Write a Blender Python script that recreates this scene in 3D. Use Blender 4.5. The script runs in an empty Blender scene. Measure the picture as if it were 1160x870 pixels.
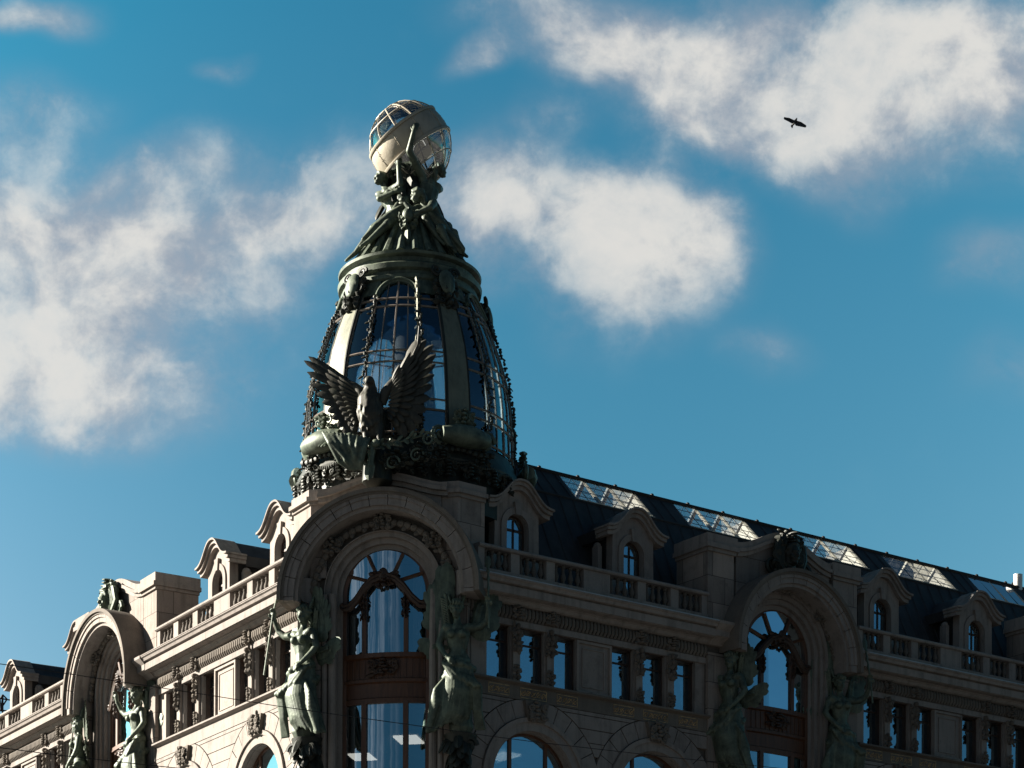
import bpy, bmesh, math, random
from mathutils import Vector as V, Matrix as MT
from mathutils.geometry import tessellate_polygon
R_ = math.radians
sc = bpy.context.scene
COL = sc.collection
# ------------------------------------------------------------------ camera
CAMP = V((-40.0365, -63.5529, 1.6208))
RR = V((0.809287587, -0.587399060, 0.003993294)); RU = V((-0.004478409, 0.000628077, 0.999989775)); RF = V((0.587395561, 0.809297195, 0.002122319))
cam = bpy.data.cameras.new('camera'); camo = bpy.data.objects.new('camera', cam); COL.objects.link(camo)
m = MT.Identity(4)
for i in range(3):
    m[i][0] = RR[i]; m[i][1] = RU[i]; m[i][2] = -RF[i]; m[i][3] = CAMP[i]
camo.matrix_world = m
cam.sensor_width = 36; cam.sensor_fit = 'HORIZONTAL'
cam.lens = 2667.23*36/1160; cam.shift_x = 0.0; cam.shift_y = (1411.47-435)/1160
cam.clip_start = 0.5; cam.clip_end = 6000
sc.camera = camo
# ------------------------------------------------------------------ light
SUN_AZ, SUN_EL = R_(133), R_(23)          # direction to the sun, counter-clockwise from +X
sd = V((math.cos(SUN_AZ)*math.cos(SUN_EL), math.sin(SUN_AZ)*math.cos(SUN_EL), math.sin(SUN_EL)))
sun = bpy.data.lights.new('sun', 'SUN'); sun.energy = 5.0; sun.angle = R_(0.53); sun.color = (1.0, 0.925, 0.81)
suno = bpy.data.objects.new('sun', sun); COL.objects.link(suno)
suno.rotation_euler = (-sd).to_track_quat('-Z', 'Y').to_euler(); suno.location = (0, 0, 80)
sc.view_settings.view_transform = 'Standard'; sc.view_settings.look = 'None'
sc.view_settings.exposure = 2.1; sc.view_settings.gamma = 1.0; sc.view_settings.use_curve_mapping = False
SKY_STRENGTH = 0.05

class NT:
    def __init__(s, tree): s.t = tree; s.n = tree.nodes; s.n.clear()
    def node(s, typ, **kw):
        x = s.n.new(typ)
        for k, v in kw.items():
            if k.startswith('i_'):
                key = k[2:]; key = int(key) if key.isdigit() else key.replace('_', ' ')
                s.put(x, key, v)
            else: setattr(x, k, v)
        return x
    def put(s, x, key, v):
        if isinstance(v, bpy.types.NodeSocket): s.t.links.new(v, x.inputs[key])
        else: x.inputs[key].default_value = v
    def math(s, op, a, b=None, clamp=False):
        x = s.n.new('ShaderNodeMath'); x.operation = op; x.use_clamp = clamp
        s.put(x, 0, a)
        if b is not None: s.put(x, 1, b)
        return x.outputs[0]
    def vmath(s, op, a, b=None):
        x = s.n.new('ShaderNodeVectorMath'); x.operation = op; s.put(x, 0, a)
        if b is not None: s.put(x, 1, b)
        return x.outputs['Value'] if op in ('DOT_PRODUCT', 'LENGTH') else x.outputs[0]
    def mix(s, f, a, b, mode='MIX'):
        x = s.n.new('ShaderNodeMix'); x.data_type = 'RGBA'; x.blend_type = mode; x.clamp_result = False
        s.put(x, 0, f); s.put(x, 6, a); s.put(x, 7, b)
        return x.outputs[2]
    def noise(s, vec, scale, detail=4, rough=.5, dist=0.0):
        x = s.n.new('ShaderNodeTexNoise'); s.put(x, 'Vector', vec); x.inputs['Scale'].default_value = scale
        x.inputs['Detail'].default_value = detail; x.inputs['Roughness'].default_value = rough; x.inputs['Distortion'].default_value = dist
        return x.outputs[0]
    def ramp(s, f, lo, hi, smooth=True):
        x = s.n.new('ShaderNodeMapRange'); x.interpolation_type = 'SMOOTHSTEP' if smooth else 'LINEAR'
        s.put(x, 0, f); s.put(x, 1, lo); s.put(x, 2, hi)
        return x.outputs[0]
    def mapping(s, vec, scale=(1, 1, 1), loc=(0, 0, 0), rot=(0, 0, 0)):
        x = s.n.new('ShaderNodeMapping'); s.put(x, 0, vec); x.inputs['Scale'].default_value = scale
        x.inputs['Location'].default_value = loc; x.inputs['Rotation'].default_value = rot
        return x.outputs[0]

# ------------------------------------------------------------------ sky with clouds (by direction)
w = bpy.data.worlds.new('World'); sc.world = w; w.use_nodes = True
n = NT(w.node_tree)
sky = n.node('ShaderNodeTexSky', sky_type='NISHITA', sun_disc=False, sun_elevation=SUN_EL, sun_rotation=math.pi/2-SUN_AZ, air_density=1.0, dust_density=1.2, ozone_density=2.0)
gd = n.node('ShaderNodeTexCoord').outputs['Generated']
FH = V((RF.x, RF.y, 0)).normalized(); RH = V((RR.x, RR.y, 0)).normalized()
dfr = n.vmath('DOT_PRODUCT', gd, FH); df = n.math('MAXIMUM', n.math('ABSOLUTE', dfr), 0.08)
u = n.math('DIVIDE', n.vmath('DOT_PRODUCT', gd, RH), df)
v = n.math('DIVIDE', n.vmath('DOT_PRODUCT', gd, (0, 0, 1)), df)
# sky behind the viewer and overhead tinted a darker blue to dim shaded walls
q_ = n.math('DIVIDE', n.math('SUBTRACT', .53, v), .33, True)
u2 = n.math('MINIMUM', n.math('MULTIPLY', u, u), .06)
lf = n.math('MINIMUM', n.math('MAXIMUM', n.math('MULTIPLY', u, -1.0), 0.0), .25)
fr_ = n.math('ADD', n.math('ADD', .20, n.math('MULTIPLY', q_, .26)), n.math('MULTIPLY', q_, n.math('ADD', n.math('MULTIPLY', u2, 7.0), lf)))
fg_ = n.math('ADD', n.math('ADD', .92, n.math('MULTIPLY', u2, 5.0)), n.math('MULTIPLY', q_, .06))
fb_ = n.math('ADD', .94, n.math('MULTIPLY', u2, 4.0))
front = n.node('ShaderNodeCombineXYZ', i_0=n.math('MULTIPLY', fr_, .575), i_1=n.math('MULTIPLY', fg_, .578), i_2=n.math('MULTIPLY', fb_, .592)).outputs[0]
skyc = n.mix(1.0, sky.outputs[0], n.mix(n.math('MULTIPLY', n.ramp(dfr, -.05, .55), n.ramp(v, 1.3, .56)), (0.070, 0.150, 0.176, 1), front), 'MULTIPLY')
cx = n.node('ShaderNodeCombineXYZ', i_0=u, i_1=v).outputs[0]
wn = n.node('ShaderNodeTexNoise', i_Vector=cx, i_Scale=9.0, i_Detail=3.0)
wofs = n.vmath('SCALE', n.vmath('SUBTRACT', wn.outputs['Color'], (0.5, 0.5, 0.5)), None)
wofs.node.inputs['Scale'].default_value = 0.07
cw = n.vmath('ADD', cx, wofs)
def blob(px, py, rx, ry, rot, amp):          # a soft ellipse of cloud round one direction of the sky
    c = ((px-580)/2667.0, (1417-py)/2667.0, 0)
    q = n.mapping(n.vmath('SUBTRACT', cw, c), (1, 1, 1), (0, 0, 0), (0, 0, R_(rot)))
    q = n.vmath('MULTIPLY', q, (2667.0/rx, 2667.0/ry, 0))
    l = n.vmath('LENGTH', q)
    return n.math('MULTIPLY', n.ramp(l, 1.12, 0.0), amp)
blobs = [(60, 320, 330, 170, 12, 1.15), (-60, 300, 280, 190, 0, .8), (240, 250, 250, 110, -14, .95), (400, 235, 170, 90, 0, .6), (110, 430, 210, 95, 10, .85), (540, 245, 120, 115, 0, .6),
         (735, 255, 125, 92, 10, 1.25), (620, 275, 150, 100, 0, .85), (700, 345, 120, 95, -25, .75), (785, 290, 80, 90, 0, .45),
         (800, 85, 230, 125, 20, 1.1), (1010, 45, 320, 130, 0, 1.1), (1110, 105, 220, 120, 0, .9), (660, 35, 190, 75, 8, .75), (545, 78, 60, 26, -25, .65), (880, 140, 180, 90, 25, .8), (880, 60, 160, 90, 0, .55),
         (1130, 285, 85, 60, 0, .55), (225, 62, 40, 22, 0, .55), (20, 8, 90, 38, 0, .75), (1150, 420, 80, 60, 0, .4), (860, 395, 90, 40, 0, .42), (30, 130, 130, 60, 0, .5), (180, 170, 120, 45, -20, .5), (610, 150, 60, 60, 0, .35)]
tot = None
for b in blobs:
    o = blob(*b); tot = o if tot is None else n.math('ADD', tot, o)
tot = n.math('MINIMUM', tot, 1.25)
f1 = n.noise(n.vmath('ADD', cx, n.vmath('MULTIPLY', wofs, (.5, .5, .5))), 14.0, 10, .6)
f2 = n.noise(n.vmath('ADD', cx, n.vmath('MULTIPLY', wofs, (.25, .25, .25))), 52.0, 8, .66, .3)
fn = n.math('ADD', n.math('MULTIPLY', n.math('SUBTRACT', f1, .5), 1.75), n.math('ADD', n.math('MULTIPLY', n.math('SUBTRACT', f2, .5), .85), n.math('MULTIPLY', n.math('SUBTRACT', n.noise(cx, 120.0, 5, .6), .5), .22)))
dens = n.math('ADD', n.math('MULTIPLY', tot, 1.0), n.math('MULTIPLY', fn, n.ramp(tot, 0.0, .5)))
cov = n.math('MAXIMUM', n.math('MULTIPLY', n.ramp(dens, -.15, 1.55), .96), n.math('MULTIPLY', n.math('MULTIPLY', n.ramp(tot, .0, .9), n.ramp(f1, .22, .7)), .9))
f1s = n.noise(n.vmath('ADD', n.vmath('ADD', cx, (-.016, .009, 0)), n.vmath('MULTIPLY', wofs, (.5, .5, .5))), 14.0, 6, .6)
sh1 = n.math('ADD', n.noise(n.vmath('ADD', cx, (3.1, 1.7, 0)), 9.0, 7, .6), n.math('MULTIPLY', n.math('SUBTRACT', f1, f1s), 1.1))
shade = n.ramp(n.math('ADD', n.math('MULTIPLY', dens, .8), n.math('MULTIPLY', n.math('SUBTRACT', sh1, .5), 2.8)), .2, 1.35)
cloudc = n.mix(shade, (0.37, 0.40, 0.46, 1), (0.80, 0.772, 0.725, 1))
bg1 = n.node('ShaderNodeBackground', i_Color=skyc, i_Strength=SKY_STRENGTH)
bg2 = n.node('ShaderNodeBackground', i_Color=cloudc, i_Strength=0.230)
rb = V((math.cos(R_(194)), math.sin(R_(194)), .36)).normalized()
rear = n.math('MULTIPLY', n.ramp(n.vmath('DOT_PRODUCT', gd, rb), .86, .985), n.ramp(n.noise(n.mapping(gd, (8, 8, 2.5)), 1.0, 5, .6), .42, .6))  # unseen cloud bank added behind the viewer to brighten the corner window's reflection
mx = n.node('ShaderNodeMixShader'); n.put(mx, 0, n.math('MAXIMUM', n.math('MULTIPLY', n.math('MULTIPLY', cov, .95), n.ramp(dfr, .0, .3)), n.math('MULTIPLY', rear, .85))); n.put(mx, 1, bg1.outputs[0]); n.put(mx, 2, bg2.outputs[0])
out = n.node('ShaderNodeOutputWorld'); n.put(out, 0, mx.outputs[0])

# ------------------------------------------------------------------ materials
M = {}
def mat(name): 
    x = bpy.data.materials.new(name); x.use_nodes = True; M[name] = x
    return NT(x.node_tree)
def finish(n, color, rough=.7, metal=0.0, bump=None, bstr=.3, bdist=.02, spec=.5):
    b = n.node('ShaderNodeBsdfPrincipled'); n.put(b, 'Base Color', color); n.put(b, 'Roughness', rough); n.put(b, 'Metallic', metal)
    b.inputs['Specular IOR Level'].default_value = spec
    if bump is not None:
        bm_ = n.node('ShaderNodeBump'); bm_.inputs['Strength'].default_value = bstr; bm_.inputs['Distance'].default_value = bdist
        n.put(bm_, 'Height', bump); n.put(b, 'Normal', bm_.outputs[0])
    o = n.node('ShaderNodeOutputMaterial'); n.put(o, 0, b.outputs[0])
    return b
def stone(name, a, b, c, block=None):
    n = mat(name); oc0 = n.node('ShaderNodeTexCoord').outputs['Object']
    rnd = n.node('ShaderNodeObjectInfo').outputs['Random']
    oc = n.vmath('ADD', oc0, n.node('ShaderNodeCombineXYZ', i_0=n.math('MULTIPLY', rnd, 61.0), i_1=n.math('MULTIPLY', rnd, 23.0), i_2=n.math('MULTIPLY', rnd, 9.0)).outputs[0])
    big = n.noise(oc, .55, 5, .6); patch = n.noise(oc, 1.3, 7, .68); mid = n.noise(oc, 3.2, 6, .65); fine = n.noise(oc, 26, 4, .7)
    streak = n.noise(n.mapping(oc, (3.4, 3.4, .28)), 1.0, 6, .65)
    col = n.mix(n.ramp(big, .35, .68), a, b)
    col = n.mix(n.math('MULTIPLY', n.ramp(streak, .46, .74), .85), col, c)
    col = n.mix(n.math('MULTIPLY', n.ramp(mid, .54, .76), .55), col, c)
    col = n.mix(n.math('MULTIPLY', n.ramp(patch, .52, .7), .6), col, c)
    col = n.mix(1.0, col, n.mix(rnd, (.86, .86, .88, 1), (1.1, 1.07, 1.04, 1)), 'MULTIPLY')
    col = n.mix(.22, col, n.mix(fine, (.12, .1, .09, 1), (.6, .52, .44, 1)))
    h = n.math('ADD', n.math('MULTIPLY', mid, .6), n.math('MULTIPLY', fine, .35))
    if block:
        sx = n.node('ShaderNodeSeparateXYZ'); n.put(sx, 0, oc0)
        xy = n.node('ShaderNodeCombineXYZ', i_0=n.math('ADD', sx.outputs[0], sx.outputs[1]), i_1=sx.outputs[2]).outputs[0]
        br = n.node('ShaderNodeTexBrick', i_Vector=xy, i_Scale=1.0); br.offset = .5
        br.inputs['Brick Width'].default_value = block[0]; br.inputs['Row Height'].default_value = block[1]
        br.inputs['Mortar Size'].default_value = .011; br.inputs['Mortar Smooth'].default_value = .1; br.inputs['Bias'].default_value = 0
        br.inputs['Color1'].default_value = (.72, .72, .72, 1); br.inputs['Color2'].default_value = (1.16, 1.1, 1.06, 1); br.inputs['Mortar'].default_value = (.28, .26, .25, 1)
        col = n.mix(1.0, col, br.outputs[0], 'MULTIPLY')
        h = n.math('SUBTRACT', h, br.outputs['Fac'])
    finish(n, col, .85, 0, h, .5, .02, .25)
stone('stone', (0.2180, 0.1940, 0.1780, 1), (0.1760, 0.1570, 0.1450, 1), (0.0640, 0.0570, 0.0530, 1))
stone('stone_block', (0.2220, 0.1980, 0.1820, 1), (0.1800, 0.1610, 0.1480, 1), (0.0720, 0.0640, 0.0600, 1), (1.15, .95))
stone('stone_soot_shade', (0.0380, 0.0334, 0.0289, 1), (0.0198, 0.0182, 0.0167, 1), (0.0106, 0.0099, 0.0091, 1))  # near-black: soot, plus soffit shadow put into the recess walls' colour
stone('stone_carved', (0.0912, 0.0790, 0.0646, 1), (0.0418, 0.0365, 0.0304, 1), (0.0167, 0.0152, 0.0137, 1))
def bronze(name, dark, mid_, pale):
    n = mat(name); oc = n.node('ShaderNodeTexCoord').outputs['Object']
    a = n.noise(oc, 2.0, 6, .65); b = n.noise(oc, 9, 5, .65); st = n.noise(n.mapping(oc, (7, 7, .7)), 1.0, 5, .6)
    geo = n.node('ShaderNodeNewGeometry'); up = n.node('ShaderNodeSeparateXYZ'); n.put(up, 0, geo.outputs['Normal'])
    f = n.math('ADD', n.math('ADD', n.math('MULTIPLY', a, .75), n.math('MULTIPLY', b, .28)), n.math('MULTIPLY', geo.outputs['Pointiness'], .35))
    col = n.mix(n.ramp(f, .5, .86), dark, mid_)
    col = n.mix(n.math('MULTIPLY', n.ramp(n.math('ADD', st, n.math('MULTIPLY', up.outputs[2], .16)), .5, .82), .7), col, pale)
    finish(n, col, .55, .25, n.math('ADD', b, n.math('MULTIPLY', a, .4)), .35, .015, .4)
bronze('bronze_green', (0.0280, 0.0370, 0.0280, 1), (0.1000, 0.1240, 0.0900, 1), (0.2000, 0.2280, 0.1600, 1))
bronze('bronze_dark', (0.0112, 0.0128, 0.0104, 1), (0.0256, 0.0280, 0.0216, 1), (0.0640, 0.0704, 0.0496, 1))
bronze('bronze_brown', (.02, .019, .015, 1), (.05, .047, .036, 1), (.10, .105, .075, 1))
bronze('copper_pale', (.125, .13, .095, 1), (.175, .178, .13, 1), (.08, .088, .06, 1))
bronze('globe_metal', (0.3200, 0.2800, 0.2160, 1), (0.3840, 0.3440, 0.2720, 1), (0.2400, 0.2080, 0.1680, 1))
def simple(name, c1, c2, rough, metal=0, scale=(3, 3, 3), bs=.2, spec=.5):
    n = mat(name); oc = n.node('ShaderNodeTexCoord').outputs['Object']
    a = n.noise(n.mapping(oc, scale), 1.0, 6, .6)
    finish(n, n.mix(n.ramp(a, .3, .7), c1, c2), rough, metal, a, bs, .01, spec)
simple('wood', (.11, .045, .02, 1), (.06, .024, .011, 1), .5, 0, (14, 14, 1.2))
simple('wood_dark', (.05, .023, .011, 1), (.026, .012, .007, 1), .55, 0, (9, 9, 9))
simple('slate', (.042, .042, .044, 1), (.022, .022, .024, 1), .62, 0, (2.5, 2.5, .8), .35, .35)
simple('lead_flashing', (0.3500, 0.3500, 0.3500, 1), (0.2520, 0.2520, 0.2590, 1), .4, .3, (1.5, 4, 4))
simple('gilding', (.55, .36, .17, 1), (.2, .13, .07, 1), .5, .2, (9, 9, 9))
simple('cream_paint', (0.5460, 0.4900, 0.3920, 1), (0.4340, 0.3780, 0.2940, 1), .6, 0, (3, 3, 3))
simple('window_bar', (.2, .165, .135, 1), (.12, .1, .085, 1), .5, .1, (6, 6, 2))
simple('iron', (.02, .02, .02, 1), (.035, .03, .028, 1), .55, .5, (6, 6, 6))
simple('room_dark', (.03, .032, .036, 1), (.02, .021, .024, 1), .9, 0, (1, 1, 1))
simple('plaster', (.55, .53, .5, 1), (.48, .46, .43, 1), .8, 0, (1, 1, 1))
simple('curtain', (.55, .53, .49, 1), (.42, .41, .39, 1), .9, 0, (12, 12, .6))
simple('shade_blind', (.075, .07, .068, 1), (.055, .052, .05, 1), .8, 0, (3, 3, .5))
simple('asphalt', (.045, .045, .045, 1), (.035, .035, .037, 1), .9, 0, (.5, .5, .5))
simple('granite_paving', (.11, .105, .1, 1), (.08, .078, .075, 1), .8, 0, (1, 1, 1))
simple('galvanised', (.72, .68, .62, 1), (.55, .52, .48, 1), .45, .2, (4, 4, 4))
simple('feather', (.012, .012, .014, 1), (.022, .02, .02, 1), .6, 0, (8, 8, 8))
simple('bird_cream', (.5, .44, .34, 1), (.4, .35, .28, 1), .8, 0, (8, 8, 8))
def glass(name, refl, tint, through):
    n = mat(name); oc = n.node('ShaderNodeTexCoord').outputs['Object']
    nz = n.noise(oc, .9, 2, .5)
    bp = n.node('ShaderNodeBump'); bp.inputs['Strength'].default_value = .06; bp.inputs['Distance'].default_value = .1; n.put(bp, 'Height', nz)
    g = n.node('ShaderNodeBsdfGlossy', i_Roughness=.015); n.put(g, 'Color', tint); n.put(g, 'Normal', bp.outputs[0])
    t = n.node('ShaderNodeBsdfTransparent'); n.put(t, 'Color', through)
    lw = n.node('ShaderNodeFresnel', i_IOR=1.5)
    f = n.math('ADD', n.math('MULTIPLY', lw.outputs[0], 1.0 - refl), refl, True)
    mxs = n.node('ShaderNodeMixShader'); n.put(mxs, 0, f); n.put(mxs, 1, t.outputs[0]); n.put(mxs, 2, g.outputs[0])
    o = n.node('ShaderNodeOutputMaterial'); n.put(o, 0, mxs.outputs[0])
glass('window_glass', .55, (.72, .9, 1, 1), (.55, .6, .62, 1))
glass('dome_glass', .17, (.8, .92, 1, 1), (.88, .93, .95, 1))
glass('globe_glass', .25, (.95, .97, 1, 1), (.86, .9, .92, 1))
n = mat('lamp_light'); e = n.node('ShaderNodeEmission', i_Color=(1, .93, .82, 1), i_Strength=.42); o = n.node('ShaderNodeOutputMaterial'); n.put(o, 0, e.outputs[0])

# ------------------------------------------------------------------ mesh helpers
class MB:
    def __init__(s): s.v = []; s.f = []
    def add(s, vs, fs):
        o = len(s.v); s.v += [tuple(p) for p in vs]; s.f += [tuple(i+o for i in f) for f in fs]; return s
    def box(s, x0, x1, y0, y1, z0, z1):
        return s.add([(x, y, z) for z in (z0, z1) for y in (y0, y1) for x in (x0, x1)], [(0, 1, 3, 2), (4, 6, 7, 5), (0, 4, 5, 1), (2, 3, 7, 6), (0, 2, 6, 4), (1, 5, 7, 3)])
    def poly(s, outer, y0, y1, holes=()):           # (x,z) outline extruded along y
        loops = [list(outer)]+[list(h) for h in holes]; flat = [p for l in loops for p in l]; N = len(flat)
        tri = tessellate_polygon([[V((p[0], p[1], 0)) for p in l] for l in loops])
        vs = [(p[0], y0, p[1]) for p in flat]+[(p[0], y1, p[1]) for p in flat]; fs = []
        for t in tri: fs.append(tuple(t)); fs.append(tuple(i+N for i in reversed(t)))
        b = 0
        for l in loops:
            k = len(l)
            for i in range(k):
                j = (i+1) % k; fs.append((b+i, b+j, b+j+N, b+i+N))
            b += k
        return s.add(vs, fs)
    def prism_x(s, prof, x0, x1):                   # (y,z) outline extruded along x
        N = len(prof); tri = tessellate_polygon([[V((p[0], p[1], 0)) for p in prof]])
        vs = [(x0, p[0], p[1]) for p in prof]+[(x1, p[0], p[1]) for p in prof]; fs = []
        for t in tri: fs.append(tuple(t)); fs.append(tuple(i+N for i in reversed(t)))
        for i in range(N): j = (i+1) % N; fs.append((i, j, j+N, i+N))
        return s.add(vs, fs)
    def strip(s, A, B, y0, y1, closed=False):       # band between two (x,z) polylines, extruded along y
        k = len(A); vs = [(p[0], y0, p[1]) for p in A]+[(p[0], y0, p[1]) for p in B]+[(p[0], y1, p[1]) for p in A]+[(p[0], y1, p[1]) for p in B]
        fs = []
        for i in range(k-1):
            fs += [(i, i+1, k+i+1, k+i), (2*k+i, 3*k+i, 3*k+i+1, 2*k+i+1), (i, 2*k+i, 2*k+i+1, i+1), (k+i, k+i+1, 3*k+i+1, 3*k+i)]
        fs += [(0, k, 3*k, 2*k), (k-1, 2*k+k-1, 4*k-1, 2*k-1)]
        return s.add(vs, fs)
    def tube(s, pts, r, seg=8, cap=True):
        pts = [V(p) for p in pts]; N = len(pts); rs = r if isinstance(r, (list, tuple)) else [r]*N
        vs = []; fs = []; up = None
        for i, p in enumerate(pts):
            t = (pts[min(i+1, N-1)]-pts[max(i-1, 0)]).normalized()
            if up is None: up = V((0, 0, 1)) if abs(t.z) < .9 else V((1, 0, 0))
            a = t.cross(up)
            if a.length < 1e-4: a = t.cross(V((0, 1, 0.1)))
            a.normalize(); b = a.cross(t).normalized(); up = b
            for k in range(seg):
                an = 2*math.pi*k/seg; vs.append(p+(a*math.cos(an)+b*math.sin(an))*rs[i])
        for i in range(N-1):
            for k in range(seg):
                j = (k+1) % seg; fs.append((i*seg+k, i*seg+j, (i+1)*seg+j, (i+1)*seg+k))
        if cap: fs.append(tuple(range(seg-1, -1, -1))); fs.append(tuple((N-1)*seg+k for k in range(seg)))
        return s.add(vs, fs)
    def ell(s, c, r, rot=None, nu=8, nv=6):
        c = V(c); vs = []; fs = []
        if not isinstance(r, (tuple, list, V)): r = (r, r, r)
        for i in range(1, nv):
            th = math.pi*i/nv
            for k in range(nu):
                ph = 2*math.pi*k/nu; vs.append(V((r[0]*math.sin(th)*math.cos(ph), r[1]*math.sin(th)*math.sin(ph), r[2]*math.cos(th))))
        vs.append(V((0, 0, r[2]))); vs.append(V((0, 0, -r[2]))); T = len(vs)-2
        for i in range(nv-2):
            for k in range(nu):
                j = (k+1) % nu; fs.append((i*nu+k, (i+1)*nu+k, (i+1)*nu+j, i*nu+j))
        for k in range(nu):
            j = (k+1) % nu; fs.append((T, k, j)); fs.append((T+1, (nv-2)*nu+j, (nv-2)*nu+k))
        if rot is not None: vs = [rot @ p for p in vs]
        return s.add([p+c for p in vs], fs)
    def lathe(s, prof, seg=16, c=(0, 0, 0), a0=0, a1=2*math.pi, cap=True):
        full = abs(a1-a0-2*math.pi) < 1e-6; K = seg if full else seg+1; vs = []; fs = []; N = len(prof)
        for (r, z) in prof:
            for k in range(K):
                an = a0+(a1-a0)*k/seg; vs.append((c[0]+r*math.sin(an), c[1]-r*math.cos(an), c[2]+z))
        for i in range(N-1):
            for k in range(seg):
                j = (k+1) % K; fs.append((i*K+k, i*K+j, (i+1)*K+j, (i+1)*K+k))
        if full and cap: fs.append(tuple(range(K-1, -1, -1))); fs.append(tuple((N-1)*K+k for k in range(K)))
        return s.add(vs, fs)
    def blade(s, p0, p1, nrm, wid, th, n=6, tip=.25, root=.55):   # feather or leaf: a thin pointed body
        p0 = V(p0); p1 = V(p1); ax = p1-p0; nrm = V(nrm).normalized(); sd_ = ax.cross(nrm).normalized()
        prof = [(0, root*.6), (.12, root), (.4, 1), (.7, .95), (.9, .65), (1, tip*.4)]
        vs = []; fs = []
        for t, wv in prof:
            q = p0+ax*t; h = wid*wv*.5
            vs += [q-sd_*h, q+nrm*th*wv, q+sd_*h, q-nrm*th*wv*.6]
        for i in range(len(prof)-1):
            for k in range(4): j = (k+1) % 4; fs.append((i*4+k, i*4+j, i*4+4+j, i*4+4+k))
        fs += [(3, 2, 1, 0), tuple(len(prof)*4-4+k for k in range(4))]
        return s.add(vs, fs)
    def spiral(s, c, r, turns, th, flip=1, y=0, a0=0, seg=5):
        pts = []; N = int(14*turns)
        for i in range(N+1):
            t = i/N; rr = r*(1-.82*t); a = a0+flip*2*math.pi*turns*t
            pts.append((c[0]+rr*math.cos(a), c[1]+y-.4*th*t, c[2]+rr*math.sin(a)))
        return s.tube(pts, [th*(1-.5*i/N) for i in range(N+1)], seg)
    def xf(s, mtx): s.v = [tuple(mtx @ V(p)) for p in s.v]; return s
    def mesh(s, name, material, smooth=None):
        me = bpy.data.meshes.new(name); me.from_pydata(s.v, [], s.f); me.materials.append(M[material])
        b = bmesh.new(); b.from_mesh(me); bmesh.ops.recalc_face_normals(b, faces=b.faces); b.to_mesh(me); b.free()
        if smooth is not None:
            me.polygons.foreach_set('use_smooth', [True]*len(me.polygons)); me.set_sharp_from_angle(angle=R_(smooth))
        me.update(); return me
def link(name, me, parent=None, mtx=None):
    o = bpy.data.objects.new(name, me); COL.objects.link(o)
    if parent is not None: o.parent = parent
    if mtx is not None: o.matrix_local = mtx
    return o
def build(mb, name, material, parent=None, mtx=None, smooth=35):
    return link(name, mb.mesh(name, material, smooth), parent, mtx)
def tag(o, label=None, cat=None, group=None, kind=None):
    if label: o['label'] = label
    if cat: o['category'] = cat
    if group: o['group'] = group
    if kind: o['kind'] = kind
    return o
def empty(name, loc=(0, 0, 0), mtx=None):
    o = bpy.data.objects.new(name, None); COL.objects.link(o); o.location = loc
    if mtx is not None: o.matrix_world = mtx
    return o
def children(o): return list(o.children)
def copy_tree(o, parent=None):
    c = o.copy(); COL.objects.link(c); c.parent = parent
    if parent is not None: c.matrix_parent_inverse = o.matrix_parent_inverse.copy(); c.matrix_local = o.matrix_local.copy()
    for ch in children(o): copy_tree(ch, c)
    return c
def frame(xa, ya, org):
    q = MT.Identity(4)
    for i in range(3): q[i][0] = xa[i]; q[i][1] = ya[i]; q[i][3] = org[i]
    return q
A = R_(86)
XR = V((1, 0, 0)); XL = V((math.cos(A), math.sin(A), 0)); NL = V((-math.sin(A), math.cos(A), 0))
CB = (XR+XL).normalized(); CC = (XR-XL).normalized()
def FR(s): return frame(XR, V((0, 1, 0)), XR*s)
def FL(s): return frame(-XL, -NL, XL*s)
FC = frame(CC, CB, V((0, 0, 0)))
def arc(r, zc, zb, n=28, cx=0.0, a0=0.0, a1=math.pi):
    p = []
    if zb is not None: p.append((cx+r, zb))
    p += [(cx+r*math.cos(a0+(a1-a0)*i/n), zc+r*math.sin(a0+(a1-a0)*i/n)) for i in range(n+1)]
    if zb is not None: p.append((cx-r, zb))
    return p
def aring(mb, r0, r1, zc, zb, y0, y1, n=28, cx=0.0): return mb.strip(arc(r0, zc, zb, n, cx), arc(r1, zc, zb, n, cx), y0, y1)
def carve(mb, cx, y, cz, wd, ht, seed, depth=.1, n=10):
    """a symmetrical carved cluster: scrolls, leaves and a boss"""
    rg = random.Random(seed)
    for sx in (-1, 1):
        for k in range(n):
            a = rg.uniform(-.4*math.pi, .5*math.pi); L = rg.uniform(.28, .5); px = cx+sx*rg.uniform(.02, .3)*wd; pz = cz+rg.uniform(-.38, .34)*ht
            q = (px+sx*math.cos(a)*L*wd*.55, y-depth*rg.uniform(.1, .7), pz+math.sin(a)*L*ht*.6)
            mb.blade((px, y-depth*.3, pz), q, (rg.uniform(-.4, .4), -1, rg.uniform(-.3, .3)), .22*min(wd, ht), depth*.45)
        mb.spiral((cx+sx*.3*wd, y-depth*.5, cz+.12*ht), .17*min(wd, ht), 1.6, .045*min(wd, ht)+.012, sx, 0, 1.2)
        mb.spiral((cx+sx*.22*wd, y-depth*.5, cz-.28*ht), .13*min(wd, ht), 1.5, .04*min(wd, ht)+.01, -sx, 0, 2)
    for k in range(5):
        mb.ell((cx+rg.uniform(-.08, .08)*wd, y-depth*.5, cz+(-.35+.18*k)*ht), (.1*wd+.01, depth*.8, .1*ht), None, 7, 5)
    return mb

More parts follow.
